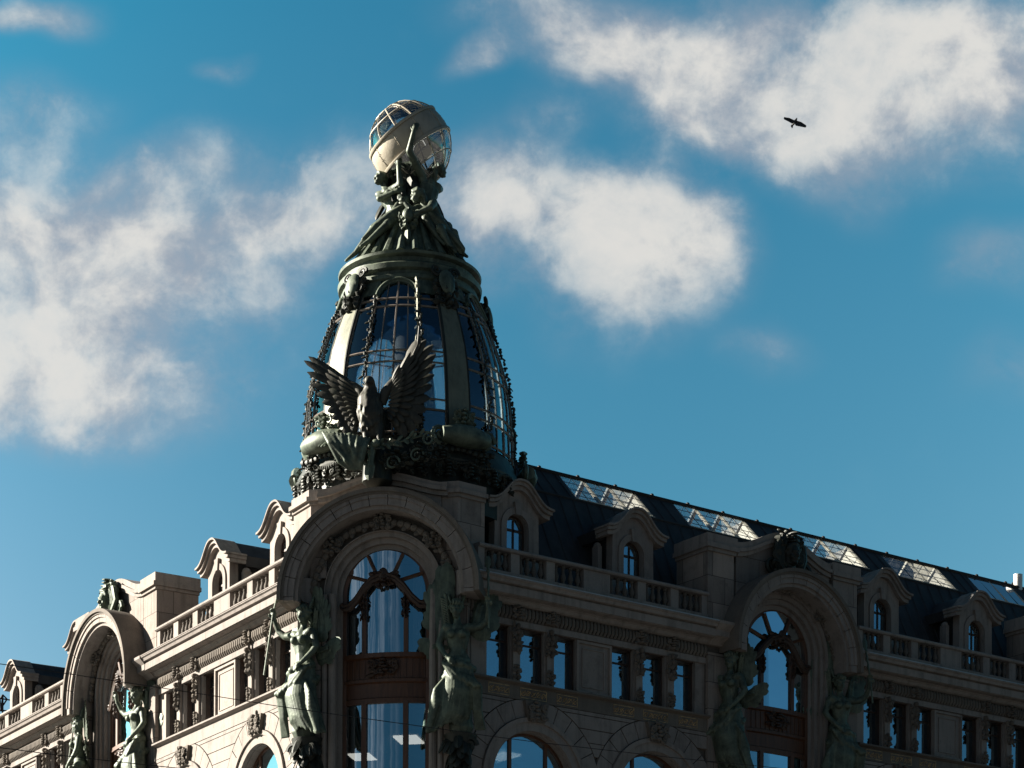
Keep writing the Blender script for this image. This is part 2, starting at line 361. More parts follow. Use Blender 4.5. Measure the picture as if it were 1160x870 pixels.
# ------------------------------------------------------------------ ground
g = MB(); S = 3000
g.add([(-S, -S, 0), (S, -S, 0), (S, S, 0), (-S, S, 0)], [(0, 1, 2, 3)])
tag(build(g, 'road', 'asphalt', smooth=None), kind='structure')
g = MB()
def off(d, s): return XR*s+V((0, -d, 0))
pv = [XR*60+V((0, -4.5, 0)), XR*.5+V((0, -4.5, 0)), XL*.5+NL*4.5, XL*60+NL*4.5, XL*60+V((20, 0, 0)), XR*60+V((0, 20, 0))]
N = len(pv)
g.add([(p.x, p.y, -.2) for p in pv]+[(p.x, p.y, .13) for p in pv], [tuple(range(N, 2*N))]+[(i, (i+1) % N, (i+1) % N+N, i+N) for i in range(N)])
tag(build(g, 'pavement', 'granite_paving', smooth=None), kind='structure')

# ------------------------------------------------------------------ the building
BLD = empty('corner_building'); tag(BLD, 'ornate stone corner building with arched windows, dormers and balustrades under the glass dome', 'building')
def P(mb, name, material, mtx=None, smooth=35, parent=None): return build(mb, name, material, parent or BLD, mtx, smooth)

def baluster_mesh():
    pr = [(.055, 0), (.085, .02), (.085, .06), (.05, .09), (.06, .13), (.105, .22), (.095, .3), (.055, .42), (.045, .5), (.07, .53), (.045, .56), (.08, .6), (.08, .65)]
    return MB().lathe(pr, 9).mesh('baluster', 'stone_soot_shade', 50)
BAL = baluster_mesh()
PANE = {}
def window_unit(mtx, x0, x1, z0, z1, y, parent=None):
    f = MB(); t = .06
    f.box(x0, x0+t, .3, y+.05, z0, z1).box(x1-t, x1, .3, y+.05, z0, z1).box(x0+t, x1-t, .2, y+.05, z1-t, z1).box(x0+t, x1-t, y-.05, y+.05, z0, z0+t)
    zt = z1-.5
    f.box(x0+t, x1-t, y-.035, y+.035, zt-.03, zt+.03)
    w_ = P(f, 'window', 'wood_dark', mtx)
    p = MB().box(x0+t, x1-t, y-.006, y+.006, z0+t, z1-t)
    build(p, 'pane', 'window_glass', w_)
    return w_
def arched_window(mtx, cx, r, zc, zb, y, mull):
    f = MB(); aring(f, r-.09, r+.06, zc, zb, y-.06, y+.06, 24, cx)
    for q in mull: f.box(cx+q-.06, cx+q+.06, y-.055, y+.055, zb, zc+math.sqrt(max(0, (r-.04)**2-q*q)))
    w_ = P(f, 'window', 'wood', mtx)
    p = MB().poly(arc(r-.05, zc, zb, 24, cx), y-.006, y+.006); build(p, 'pane', 'window_glass', w_)
    return w_
def interior(mtx, x0, x1):
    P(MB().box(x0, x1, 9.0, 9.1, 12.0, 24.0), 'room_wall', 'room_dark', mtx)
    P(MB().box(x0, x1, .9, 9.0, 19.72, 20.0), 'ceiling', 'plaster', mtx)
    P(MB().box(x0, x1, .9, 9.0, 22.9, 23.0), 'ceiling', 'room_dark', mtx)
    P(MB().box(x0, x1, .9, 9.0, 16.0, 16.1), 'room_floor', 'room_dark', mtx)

def dormer(mtx, dz=0.0):
    f = MB(); y0 = 1.15; t = []
    out = [(-1.12, 24.05), (-1.02, 24.7), (-.94, 25.3), (-.92, 26.0), (-.92, 27.0), (-.6, 27.45), (0, 27.6), (.6, 27.45), (.92, 27.0), (.92, 26.0), (.94, 25.3), (1.02, 24.7), (1.12, 24.05)]
    hole = [(.44, 24.9)]+[(.44*math.cos(math.pi*i/14), 26.2+.46*math.sin(math.pi*i/14)) for i in range(15)]+[(-.44, 24.9)]
    f.poly(out, y0, y0+.35, [hole])
    for sx in (-1, 1): f.box(min(sx*1.06, sx*1.24), max(sx*1.06, sx*1.24), y0+.42, y0+.75, 24.05, 26.4).ell((sx*1.15, y0+.58, 26.42), (.12, .17, .14))
    d = P(f, 'dormer', 'stone', mtx)
    k = MB(); aring(k, .46, .68, 26.2, 24.8, y0-.06, y0+.02, 14)
    k.poly([(-.1, 26.62), (.1, 26.62), (.16, 27.05), (-.16, 27.05)], y0-.12, y0+.01)
    build(k, 'surround', 'stone', d)
    def zt(x): return 26.98+.80*math.exp(-(abs(x)/.74)**2.6)
    xs = [-1.36+2.72*i/32 for i in range(33)]
    h = MB()
    h.strip([(x, zt(x)-.07) for x in xs], [(x, zt(x)) for x in xs], y0-.36, y0+.5)
    h.strip([(x*.97, zt(x)-.19) for x in xs], [(x*.97, zt(x)-.072) for x in xs], y0-.27, y0+.5)
    h.strip([(x*.94, zt(x)-.33) for x in xs], [(x*.94, zt(x)-.192) for x in xs], y0-.17, y0+.5)
    build(h, 'hood', 'stone', d)
    rf = MB(); rf.strip([(x*.92, zt(x)-.4) for x in xs], [(x*.97, zt(x)-.04) for x in xs], y0+.502, y0+3.1)
    rf.box(-.86, .86, y0+.352, y0+2.9, 24.05, 26.9)
    build(rf, 'dormer_roof', 'slate', d)
    wf = MB(); aring(wf, .37, .45, 26.2, 24.86, y0+.2, y0+.28, 14); wf.box(-.38, .38, y0+.2, y0+.27, 26.12, 26.2).box(-.03, .03, y0+.2, y0+.27, 24.9, 26.5).box(-.38, .38, y0+.2, y0+.27, 24.84, 24.92)
    build(wf, 'window_frame', 'wood_dark', d)
    build(MB().poly(arc(.39, 26.2, 24.86, 14), y0+.232, y0+.242), 'pane', 'window_glass', d)
    build(MB().box(-.42, .42, y0+.3, y0+.345, 24.8, 26.6), 'blind', 'room_dark', d)
    return d

def facade_bay(mtx, half, kx, dorm, gilded, e0=0.0, e1=0.0, seed=1):
    x0, x1 = -half-e0, half+e1
    ac = 2.64*kx; zc, ri, ro = 17.35, 1.72, 2.16
    wl = MB().poly([(x0, 0.0), (x1, 0.0), (x1, 20.05), (x0, 20.05)], .13, .6, [list(reversed(arc(ri, zc, 13.0, 24, -ac))), list(reversed(arc(ri, zc, 13.0, 24, ac)))])
    P(wl, 'wall', 'stone_soot_shade', mtx)
    rg = random.Random(seed); st = MB(); rc = 2.78; gap = .028
    for c in (-ac, ac):
        na = 13
        for i in range(na):
            if i == 6: continue
            a0, a1 = math.pi*i/na+.006, math.pi*(i+1)/na-.006
            A_ = [(c+(ro+.02)*math.cos(a0+(a1-a0)*t/3), zc+(ro+.02)*math.sin(a0+(a1-a0)*t/3)) for t in range(4)]
            B_ = [(c+rc*math.cos(a0+(a1-a0)*t/3), min(20.04, zc+rc*math.sin(a0+(a1-a0)*t/3))) for t in range(4)]
            st.strip(A_, B_, -.005-rg.uniform(0, .012), .128)
    z = 13.0-.46*6; hh = .46
    while z < 20.0:
        z1 = min(z+hh, 20.045); zz0, zz1 = z+gap/2, z1-gap/2
        def half_w(zv):
            if zv <= zc: return ro+.02 if zv > 13.0 else 0
            return math.sqrt(max(0, (rc+.03)**2-(zv-zc)**2)) if zv-zc < rc else 0
        segs = [(x0, -ac, None, -1), (-ac, ac, 1, -1), (ac, x1, 1, None)]
        for (a, b, l, r_) in segs:
            k = 5; Lp = []; Rp = []
            for i in range(k):
                zv = zz0+(zz1-zz0)*i/(k-1); hw = half_w(zv)
                Lp.append((a+(hw+.012 if l else .012), zv)); Rp.append((b-(hw+.012 if r_ else .012), zv))
            mid = max(1, int(round((Rp[2][0]-Lp[2][0])/1.25))) if zz0 < zc else max(1, int(round((Rp[2][0]-Lp[2][0])/1.7)))
            if Rp[0][0]-Lp[0][0] < .08: continue
            offs = (.5 if int(z/hh) % 2 else 0) if mid > 1 else 0
            cuts = [0]+sorted(min(.98, (i+offs*.4)/mid) for i in range(1, mid))+[1]
            for ci in range(len(cuts)-1):
                c0, c1 = cuts[ci], cuts[ci+1]
                A_ = [(p[0]+(q[0]-p[0])*c0+(.009 if c0 else 0), p[1]) for p, q in zip(Lp, Rp)]
                B_ = [(p[0]+(q[0]-p[0])*c1-(.009 if c1 < 1 else 0), p[1]) for p, q in zip(Lp, Rp)]
                st.strip(A_, B_, -.002-rg.uniform(0, .016), .128)
        z = z1
    P(st, 'stonework', 'stone', mtx, 20)
    for c in (-ac, ac):
        am = MB(); aring(am, ri, ro-.14, zc, 13.0, -.03, .14, 26, c); aring(am, ro-.15, ro, zc, 13.0, -.1, .135, 26, c); aring(am, ri-.02, ri+.1, zc, 13.0, .141, .55, 26, c)
        P(am, 'arch_moulding', 'stone', mtx)
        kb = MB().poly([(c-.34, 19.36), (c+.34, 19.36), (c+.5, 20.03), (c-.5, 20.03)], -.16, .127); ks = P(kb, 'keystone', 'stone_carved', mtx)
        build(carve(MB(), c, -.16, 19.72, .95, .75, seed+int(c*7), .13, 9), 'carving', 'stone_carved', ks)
        arched_window(mtx, c, ri-.02, zc, 13.0, .45, (-.72, .78))
    sp = MB().prism_x([(.7, 20.052), (-.02, 20.052), (-.02, 20.5), (-.12, 20.53), (-.2, 20.56), (-.2, 20.62), (.05, 20.66), (.7, 20.66)], x0, x1)
    strg = P(sp, 'string_course', 'stone_carved' if gilded else 'stone', mtx)
    if gilded:
        for (a, b) in ((-4.56, -3.7), (-3.25, -2.15), (-1.72, -.84), (.73, 1.63), (2.04, 3.15), (3.65, 4.5)):
            gp = MB(); a *= kx; b *= kx; yy = -.034; q = .018
            gp.box(a, b, yy, -.019, 20.12, 20.12+q).box(a, b, yy, -.019, 20.44, 20.44+q).box(a, a+q, yy, -.019, 20.139, 20.439).box(b-q, b, yy, -.019, 20.139, 20.439)
            nn = int((b-a)/.2)
            for i in range(nn):
                cxx = a+(i+.5)*(b-a)/nn; gp.spiral((cxx, yy+.01, 20.28), .1, 1.3, .016, 1 if i % 2 else -1, 0, rg.uniform(0, 6), 4)
                gp.tube([(cxx-.1, yy+.01, 20.2), (cxx, yy, 20.3), (cxx+.1, yy+.01, 20.37)], .014, 4)
            build(gp, 'gilded_plaque', 'gilding', strg)
    # attic storey
    ops = [(.78*kx, 1.72*kx), (2.14*kx, 3.14*kx), (3.56*kx, 4.52*kx)]
    ops = [(-b, -a) for a, b in reversed(ops)]+ops
    zs0, zs1 = 20.66, 22.5
    edges = [x0]+[e for o_ in ops for e in o_]+[x1]
    for i in range(0, len(edges), 2):
        a, b = edges[i], edges[i+1]
        if abs(a+b) < .2 and b-a > 1:       # middle blind panel
            p = MB().box(a, b, .2, .75, zs0, zs1); pp = P(p, 'panel', 'stone', mtx)
            q = MB(); fx = .09
            q.box(a+.02, a+fx+.02, .12, .199, zs0+.02, zs1-.02).box(b-fx-.02, b-.02, .12, .199, zs0+.02, zs1-.02).box(a+fx+.022, b-fx-.022, .12, .199, zs1-fx-.02, zs1-.02).box(a+fx+.022, b-fx-.022, .12, .199, zs0+.02, zs0+fx+.02)
            q.box(a+.3, a+.33, .17, .198, zs0+.25, zs1-.25).box(b-.33, b-.3, .17, .198, zs0+.25, zs1-.25).box(a+.332, b-.332, .17, .198, zs1-.28, zs1-.25).box(a+.332, b-.332, .17, .198, zs0+.25, zs0+.28)
            build(q, 'panel_frame', 'stone', pp)
            continue
        p = MB().box(a, b, .14, .75, zs0, zs1)
        pil = P(p, 'pilaster', 'stone', mtx)
        if b-a < 1.2 and i not in (0, len(edges)-2):
            cxp = (a+b)/2
            c_ = MB().box(cxp-.14, cxp+.14, .05, .139, zs0, zs1); build(c_, 'shaft', 'stone', pil)
            build(carve(MB(), cxp, .06, 22.1, .5, 1.05, seed+i, .18, 12), 'capital_carving', 'stone_carved', pil)
            build(carve(MB(), cxp, .06, 20.95, .42, .55, seed+i+9, .12, 6), 'base_carving', 'stone_carved', pil)
    for (a, b) in ops: window_unit(mtx, a-.02, b+.02, zs0, zs1+.02, .47)
    P(MB().box(x0, x1, .06, .76, 22.502, 22.70), 'lintel', 'stone', mtx)
    fz = MB().box(x0, x1, .1, .75, 22.702, 23.16); k = int((x1-x0)/.155)
    for i in range(k):
        xx = x0+(i+.5)*(x1-x0)/k; fz.tube([(xx-.03, .09, 22.74), (xx, .015, 22.86), (xx, .015, 23.02), (xx+.02, .08, 23.14)], [.05, .066, .066, .045], 7)
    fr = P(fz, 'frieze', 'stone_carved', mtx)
    for i in range(2, len(edges)-2, 2):
        cxp = (edges[i]+edges[i+1])/2
        if abs(cxp) > .3: build(carve(MB(), cxp, .03, 22.93, .62, .5, seed+40+i, .2, 8), 'carving', 'stone_carved', fr)
    cp = [(.8, 23.162), (-.02, 23.162), (-.1, 23.2), (-.16, 23.28), (-.2, 23.3), (-.2, 23.33), (-.42, 23.35), (-.42, 23.37), (-.48, 23.37), (-.48, 23.62), (-.40, 23.63), (-.40, 23.67), (-.56, 23.69), (-.60, 23.78), (-.66, 23.82), (-.66, 23.87), (-.1, 23.98), (.8, 24.0)]
    P(MB().prism_x(cp, x0, x1), 'cornice', 'stone', mtx, 25)
    P(MB().prism_x([(-.68, 23.86), (-.68, 23.895), (-.12, 24.01), (-.12, 23.985), (-.655, 23.873)], x0, x1), 'flashing', 'lead_flashing' if gilded else 'stone', mtx, 25)
    # balustrade
    pl = MB().box(-half, half, -.04, .36, 24.002, 24.22); bal = P(pl, 'balustrade', 'stone', mtx)
    build(MB().prism_x([(-.06, 24.885), (-.1, 24.92), (-.1, 24.98), (-.05, 25.02), (.38, 25.02), (.42, 24.98), (.42, 24.92), (.38, 24.885)], -half, half), 'rail', 'stone', bal)
    pd = [(-half, -half+.24)]
    rel = [(3.3, 3.65), (1.8, 2.16), (0, .57)]
    h_ = half/4.975
    peds = [(-half, -half+.26*h_)]+[(-b*h_, -a*h_) for a, b in ((3.28, 3.64), (1.8, 2.16))]+[(-.57*h_, .57*h_)]+[(a*h_, b*h_) for a, b in ((1.8, 2.16), (3.28, 3.64))]+[(half-.26*h_, half)]
    pm = MB()
    for a, b in peds:
        build(MB().box(a, b, 0.0, .32, 24.222, 24.883), 'pedestal', 'stone', bal)
    for i in range(len(peds)-1):
        a, b = peds[i][1], peds[i+1][0]; k = 4
        for j in range(k):
            o = link('baluster', BAL, bal); o.location = (a+(j+.5)*(b-a)/k, .16, 24.225)
    P(MB().box(x0, x1, .361, 2.0, 23.9, 24.08), 'terrace', 'slate', mtx)
    for d in dorm:
        q = mtx @ MT.Translation((d, 0, 0)); dormer(q)
    interior(mtx, x0+(4.2 if e0 == .75 else 0), x1-(5.0 if e1 == .75 else 0))

def swan_neck(mtx, r, zc, y, parent, seed):
    t = MB()
    for sx in (-1, 1):
        pts = [(sx*r*1.0, y-.02, zc-.5), (sx*r*.84, y-.05, zc-.47), (sx*r*.66, y-.1, zc-.25), (sx*r*.48, y-.14, zc+.1), (sx*r*.28, y-.18, zc+.36), (sx*.12, y-.2, zc+.45)]
        t.tube(pts, [.08, .1, .11, .11, .1, .1], 8)
        t.tube([(p[0], p[1]-.06, p[2]+.12) for p in pts], [.05, .06, .07, .07, .07, .06], 6)
        t.spiral((sx*r*.98, y-.08, zc-.38), .14, 1.4, .05, sx)
        carve(t, sx*r*.5, y-.04, zc-.45, .32, .95, seed+sx, .14, 8)
    carve(t, 0, y-.12, zc+.42, .95, .55, seed+5, .22, 14)
    t.blade((0, y-.25, zc+.3), (0, y-.3, zc+.78), (0, -1, 0), .34, .1)
    for sx in (-1, 1): t.blade((sx*.1, y-.2, zc+.48), (sx*.52, y-.2, zc+.64), (0, -1, 0), .22, .07)
    return build(t, 'carved_transom', 'wood_dark', parent)
def grand_window(mtx, r, zc, yg, bulge, seed, zlow=12.0, zpan=(19.86, 21.42), lamps=()):
    N = 20; xs = [-r+2*r*i/N for i in range(N+1)]
    def yy(x): return yg-bulge*(1-(x/r)**2)
    root = MB(); aring(root, r-.07, r+.08, zc, zlow, yg-.1, yg+.1, 30)
    for sx in (-1, 1):
        xm = sx*r*.5; ym = yy(xm)
        root.box(xm-.075, xm+.075, ym-.09, ym+.06, zpan[1], zc+.1)
        root.box(xm-.085, xm+.085, ym-.09, ym+.06, zlow, zpan[0])
        for a in (R_(90-90*0.28*1.0), R_(28)):
            a2 = a if sx > 0 else math.pi-a
            xa, xb = .42*r*math.cos(a2), .99*r*math.cos(a2); root.tube([(xa, yy(xa)-.05, zc+.28+.3*math.sin(a2)), (xb, yy(xb)-.05, zc+.99*r*math.sin(a2))], .06, 6)
    win = P(root, 'arched_window', 'wood', mtx)
    def pane(z0, ztop, name='pane'):
        vs = []; fs = []; K = 8
        for i, x in enumerate(xs):
            zt_ = ztop(x)
            for k in range(K+1): vs.append((x, yy(x), z0+(zt_-z0)*k/K))
        for i in range(N):
            for k in range(K): fs.append((i*(K+1)+k, (i+1)*(K+1)+k, (i+1)*(K+1)+k+1, i*(K+1)+k+1))
        build(MB().add(vs, fs), name, 'window_glass', win, None, 60)
    pane(zpan[1], lambda x: zc+math.sqrt(max(0.0, r*r-x*x)))
    pane(zlow, lambda x: zpan[0])
    pn = MB()
    pn.strip([(x, zpan[0]-.02) for x in xs], [(x, zpan[1]+.02) for x in xs], 0, 0)
    pn = MB(); vs = []; fs = []
    prof = [(.0, zpan[0]-.06), (-.1, zpan[0]-.06), (-.1, zpan[0]+.1), (-.04, zpan[0]+.14), (-.04, zpan[0]+.6), (-.12, zpan[0]+.64), (-.12, zpan[0]+.74), (-.03, zpan[0]+.78), (-.03, zpan[1]-.14), (-.13, zpan[1]-.1), (-.13, zpan[1]+.05), (.0, zpan[1]+.05)]
    K = len(prof)
    for x in xs:
        for (dy, z) in prof: vs.append((x, yy(x)+dy+.02, z))
    for i in range(N):
        for k in range(K-1): fs.append((i*K+k, i*K+k+1, (i+1)*K+k+1, (i+1)*K+k))
    pn.add(vs, fs)
    for k in range(14):
        x = -r+.12+(2*r-.24)*k/13; pn.box(x-.012, x+.012, yy(x)-.035, yy(x)+.01, zpan[0]+.79, zpan[1]-.15)
    build(pn, 'wood_panel', 'wood', win, None, 30)
    cv = carve(MB(), 0, yy(0)-.05, zpan[1]-.42, 1.25, .62, seed+3, .12, 14); build(cv, 'panel_carving', 'wood_dark', win)
    swan_neck(mtx, r, zc, yg-bulge, win, seed)
    return win
def hood(mtx, Ro, zc, y0, yb, foot, nv=13, thick=.62):
    h = MB(); aring(h, Ro-.13, Ro, zc, zc-foot, y0-.16, yb, 40); aring(h, Ro-.2, Ro-.131, zc, zc-foot, y0-.09, yb-.02, 40)
    o = P(h, 'arch_hood', 'stone_carved', mtx, 30)  # outer rings given dark stone for the moulding's shadow as well as soot
    v_ = MB(); r0 = Ro-thick
    for i in range(nv):
        a0, a1 = math.pi*i/nv+.004, math.pi*(i+1)/nv-.004
        n_ = 4
        pr = [(r0+.13, -.02), (Ro-.31, .0), (Ro-.30, -.05), (Ro-.135, -.05)]
        v_.strip([((r0+.12)*math.cos(a0+(a1-a0)*t/n_), zc+(r0+.12)*math.sin(a0+(a1-a0)*t/n_)) for t in range(n_+1)], [((Ro-.32)*math.cos(a0+(a1-a0)*t/n_), zc+(Ro-.32)*math.sin(a0+(a1-a0)*t/n_)) for t in range(n_+1)], y0, yb-.01)
        v_.strip([((Ro-.318)*math.cos(a0+(a1-a0)*t/n_), zc+(Ro-.318)*math.sin(a0+(a1-a0)*t/n_)) for t in range(n_+1)], [((Ro-.202)*math.cos(a0+(a1-a0)*t/n_), zc+(Ro-.202)*math.sin(a0+(a1-a0)*t/n_)) for t in range(n_+1)], y0-.05, yb-.01)
    for sx in (-1, 1):
        a, b = sorted((sx*(r0+.12), sx*(Ro-.202))); v_.box(a, b, y0-.02, yb-.01, zc-foot, zc-.01)
    build(v_, 'voussoirs', 'stone', o, None, 30)
    i_ = MB(); aring(i_, r0, r0+.118, zc, zc-foot, y0+.1, yb, 40); build(i_, 'inner_moulding', 'stone', o, None, 30)
    return o
def garland(mtx, r, zc, y, seed, n=30, mode='rope'):
    gm = MB(); rg = random.Random(seed)
    for i in range(n):
        a = .12+(math.pi-.24)*i/(n-1); c = (r*math.cos(a), y, zc+r*math.sin(a)); rot = MT.Rotation(-(a-math.pi/2)+rg.uniform(-.3, .3), 3, 'Y')
        gm.ell(c, (.16, .13, .12), rot, 7, 5)
        if i % 2: gm.blade(c, ((r-.22)*math.cos(a+.05), y-.1, zc+(r-.22)*math.sin(a+.05)), (0, -1, 0), .16, .05)
    for a in (.25*math.pi, .5*math.pi, .75*math.pi):
        carve(gm, r*math.cos(a), y-.05, zc+r*math.sin(a), .75, .6, seed+int(a*9), .2, 9)
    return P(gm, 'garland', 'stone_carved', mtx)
def arch_core(mtx, r, zc, yg, y_out, r_out, seed):
    """stepped surround of the great window"""
    s_ = MB(); st = [(r+.06, r+.22, yg-.14), (r+.222, r+.4, yg-.3), (r+.402, r+.56, y_out+.1), (r+.562, r_out, y_out)]
    for (a, b, y) in st: aring(s_, a, b, zc, 0.0, y, yg+.3, 36)
    return P(s_, 'window_surround', 'stone', mtx, 30)
def pediment_curve(hw, z0, rise, k=36):
    xs = [-hw+2*hw*i/k for i in range(k+1)]
    return [(x, z0+rise*(.5+.5*math.cos(math.pi*min(1, abs(x)/hw)))**.9) for x in xs]
def arch_bay(mtx, half, Ro, seed, gold=False, pw=1.22):
    zc = 23.2; zw = 23.5; r = 1.5
    ro = 2.2
    wl = MB().poly([(-half, 0), (half, 0), (half, 24.1), (half-pw, 24.1), (half-pw, 26.3), (-half+pw, 26.3), (-half+pw, 24.1), (-half, 24.1)], .08, .5, [list(reversed(arc(ro-.05, zw, .3, 30)))])
    P(wl, 'wall', 'stone_soot_shade', mtx)  # recess under the hood: soffit shadow painted in along with soot
    arch_core(mtx, r, zw, .5, -.02, ro, seed)
    grand_window(mtx, r, zw, .5, .12, seed)
    hood(mtx, Ro, zc, -.85, .07, .25)
    garland(mtx, ro+.28, zc+.1, -.06, seed)
    for sx in (-1, 1):
        a, b = sorted((sx*(half-pw), sx*half))
        pr = MB().box(a, b, -.02, 1.7, 24.1, 26.5)
        po = P(pr, 'pier', 'stone_block', mtx)
        c_ = MB().box(a-.06, b+.06, -.1, 1.72, 26.502, 26.62).box(a-.14, b+.14, -.2, 1.76, 26.622, 26.78).box(a-.1, b+.1, -.12, 1.74, 26.782, 27.12)
        build(c_, 'cap', 'stone', po)
        lw = MB().box(a, b, -.06, .079, 13, 22.9); P(lw, 'pilaster', 'stone_block', mtx)
        P(MB().prism_x([(.6, 23.162), (-.1, 23.162), (-.26, 23.3), (-.5, 23.4), (-.5, 23.6), (-.7, 23.8), (-.7, 23.9), (0, 24.08), (.6, 24.09)], a-.02 if sx > 0 else a, b if sx > 0 else b+.02), 'cornice', 'stone', mtx, 25)
    hw = half-pw-.15
    cur = pediment_curve(hw, 26.55, .72)
    rp = Ro-.3; th_ = math.acos(hw/rp)
    pd = MB().poly(cur+[(rp*math.cos(th_+(math.pi-2*th_)*k/20), zc+rp*math.sin(th_+(math.pi-2*th_)*k/20)) for k in range(21)], .03, .72); po = P(pd, 'pediment', 'stone_block', mtx)
    cm = MB(); cm.strip([(x, z+.0) for x, z in cur], [(x, z+.14) for x, z in cur], -.06, .76); cm.strip([(x, z+.142) for x, z in cur], [(x, z+.27) for x, z in cur], -.16, .8); cm.strip([(x, z+.272) for x, z in cur], [(x, z+.5) for x, z in cur], -.05, .78)
    build(cm, 'pediment_cornice', 'stone', po, None, 30)
    interior(mtx, -half, half)

# right wing
CR1, CA1, CR2 = 9.575, 18.2, 26.9
facade_bay(FR(CR1), 4.975, 1.0, (-2.57, 2.5), True, .75, 0, 11)
arch_bay(FR(CA1), 3.66, 3.05, 21)
facade_bay(FR(CR2), 4.975, 1.0, (-2.6, 2.6), True, .05, .6, 31)
arch_bay(FR(35.55), 3.66, 3.05, 22)
facade_bay(FR(44.25), 4.975, 1.0, (-2.6, 2.6), True, .05, .6, 33)
# left wing
CL1, LA1, CL2 = 10.37, 20.05, 30.0
facade_bay(FL(CL1), 5.76, 1.15, (-2.75, 2.45), False, 0, .75, 41)
arch_bay(FL(LA1), 3.93, 3.25, 51, True)
facade_bay(FL(CL2), 6.02, 1.2, (-4.25, 3.5), False, .05, .05, 61)
facade_bay(FL(40.0), 3.95, .8, (), False, 0, .02, 52)
# back and end walls, roofs
q = MB(); 
def wing_walls(org, xa, ya, L, mtx):
    b = MB().box(L, L+.4, .2, 13.5, 0, 24.0).box(9.5, L, 13.2, 13.6, 0, 24.0); P(b, 'wall', 'stone_block', mtx)
wing_walls(None, None, None, 49.85, frame(XR, V((0, 1, 0)), V((0, 0, 0))))
b = MB().box(-44.3, -43.95, .2, 13.5, 0, 24.0).box(-43.95, -9.5, 13.2, 13.6, 0, 24.0); P(b, 'wall', 'stone_block', FL(0))
# right mansard: solid stretches and skylight notches
sky_groups = [(11.35, 14.95, 3), (16.7, 20.35, 3), (22.8, 25.9, 2), (27.6, 30.9, 2), (32.6, 35.3, 2), (38.0, 41.6, 2), (43.4, 47, 2)]
yb, zb_, yk, zk, yr, zr = 1.3, 24.08, 3.45, 28.55, 4.6, 29.79
rf = MB(); xcur = 6.6; lower = [(yb, zb_), (yk, zk)]; back = [(10.5, zr-.5), (13.2, 24.0), (13.2, 23.8), (yb, 23.8)]
for (a, b_, k) in sky_groups+[(49.9, None, 0)]:
    rf.prism_x(lower+[(yr, zr)]+back, xcur, a-.002)
    if b_ is None: break
    rf.prism_x(lower+[(2*yr-yk, zk), (10.5, zk-.8), (13.2, 24.0), (13.2, 23.8), (yb, 23.8)], a, b_)
    xcur = b_+.002
ro_ = P(rf, 'roof', 'slate', FR(0))
rd = MB().tube([(6.6, yr, zr+.03), (49.9, yr, zr+.03)], .07, 6)
xx = 7.0
while xx < 49.5: rd.box(xx-.02, xx+.02, yb+.02, yb+.05, zb_, zb_+.1).ell((xx, yr, zr+.09), (.08, .08, .07)); xx += 1.75
build(rd, 'ridge', 'iron', ro_)
sm = MB(); xx = 6.8
in_gap = lambda x: any(a-.1 < x < b_+.1 for a, b_, k in sky_groups)
while xx < 49.7:
    sm.tube([(xx, yb, zb_+.02), (xx, yk, zk+.01)], .028, 4)
    if not in_gap(xx): sm.tube([(xx, yk, zk+.01), (xx, yr, zr+.01)], .028, 4)
    xx += .62
sm.tube([(6.6, yk, zk+.02), (49.9, yk, zk+.02)], .05, 6)
build(sm, 'roof_seams', 'slate', ro_)
for (a, b_, k) in sky_groups:
    wdt = (b_-a)/k; yz = 2*yr-yk
    s_ = P(MB().box(a, b_, yk-.03, yk+.05, zk+.005, zk+.08), 'skylight', 'cream_paint', FR(0))
    for i in range(k+1):
        fr = MB(); x = min(max(a+i*wdt, a+.06), b_-.06); r1 = .05 if i == 0 else .085
        T = (x, yr, zr-.07); F = (x, yk+.06, zk+.03); G = (x, yz-.06, zk+.03)
        fr.tube([F, T, G], r1, 4)
        if i == k: fr.add([(x-.025, yr, zr-.08), (x-.025, yk+.07, zk+.01), (x-.025, yz-.07, zk+.01), (x+.025, yr, zr-.08), (x+.025, yk+.07, zk+.01), (x+.025, yz-.07, zk+.01)], [(0, 1, 2), (3, 5, 4), (0, 3, 4, 1), (1, 4, 5, 2), (2, 5, 3, 0)])
        build(fr, 'rafter_frame', 'cream_paint', s_)
    tb = MB()
    for j in (1, 2, 3):
        t = j/4
        for ye in (yk, yz): tb.tube([(a, yr+(ye-yr)*t, zr-.01+(zk-zr)*t), (b_, yr+(ye-yr)*t, zr-.01+(zk-zr)*t)], .013, 4)
    for i in range(k):
        x = a+(i+.5)*wdt
        for ye in (yk, yz): tb.tube([(x, yr, zr-.02), (x, ye, zk+.03)], .013, 4)
    build(tb, 'glazing_bar', 'iron', s_)
    for ye in (yk, yz):
        build(MB().add([(a+.01, yr, zr), (b_-.01, yr, zr), (b_-.01, ye, zk+.02), (a+.01, ye, zk+.02)], [(0, 1, 2, 3)]), 'pane', 'globe_glass', s_)
# left low roof
lr = MB().prism_x([(1.6, 24.082), (2.0, 24.3), (9.0, 26.1), (13.2, 24.0), (13.2, 23.8), (1.6, 23.8)], -43.95, -5.0); P(lr, 'roof', 'slate', FL(0))
ra = MB()
for yv in (3.2,):
    for zv in (.45, .9): ra.tube([(-12.5, yv, 24.6+zv+1.6), (-7.5, yv, 24.6+zv+1.6)], .02, 5)
    for i in range(6): x = -12.5+i; ra.tube([(x, yv, 24.6), (x, yv, 27.1)], .02, 5); ra.tube([(x, yv, 27.1), (x+.5, yv+.2, 26.0)], .015, 4)
P(ra, 'roof_railing', 'iron', FL(0))

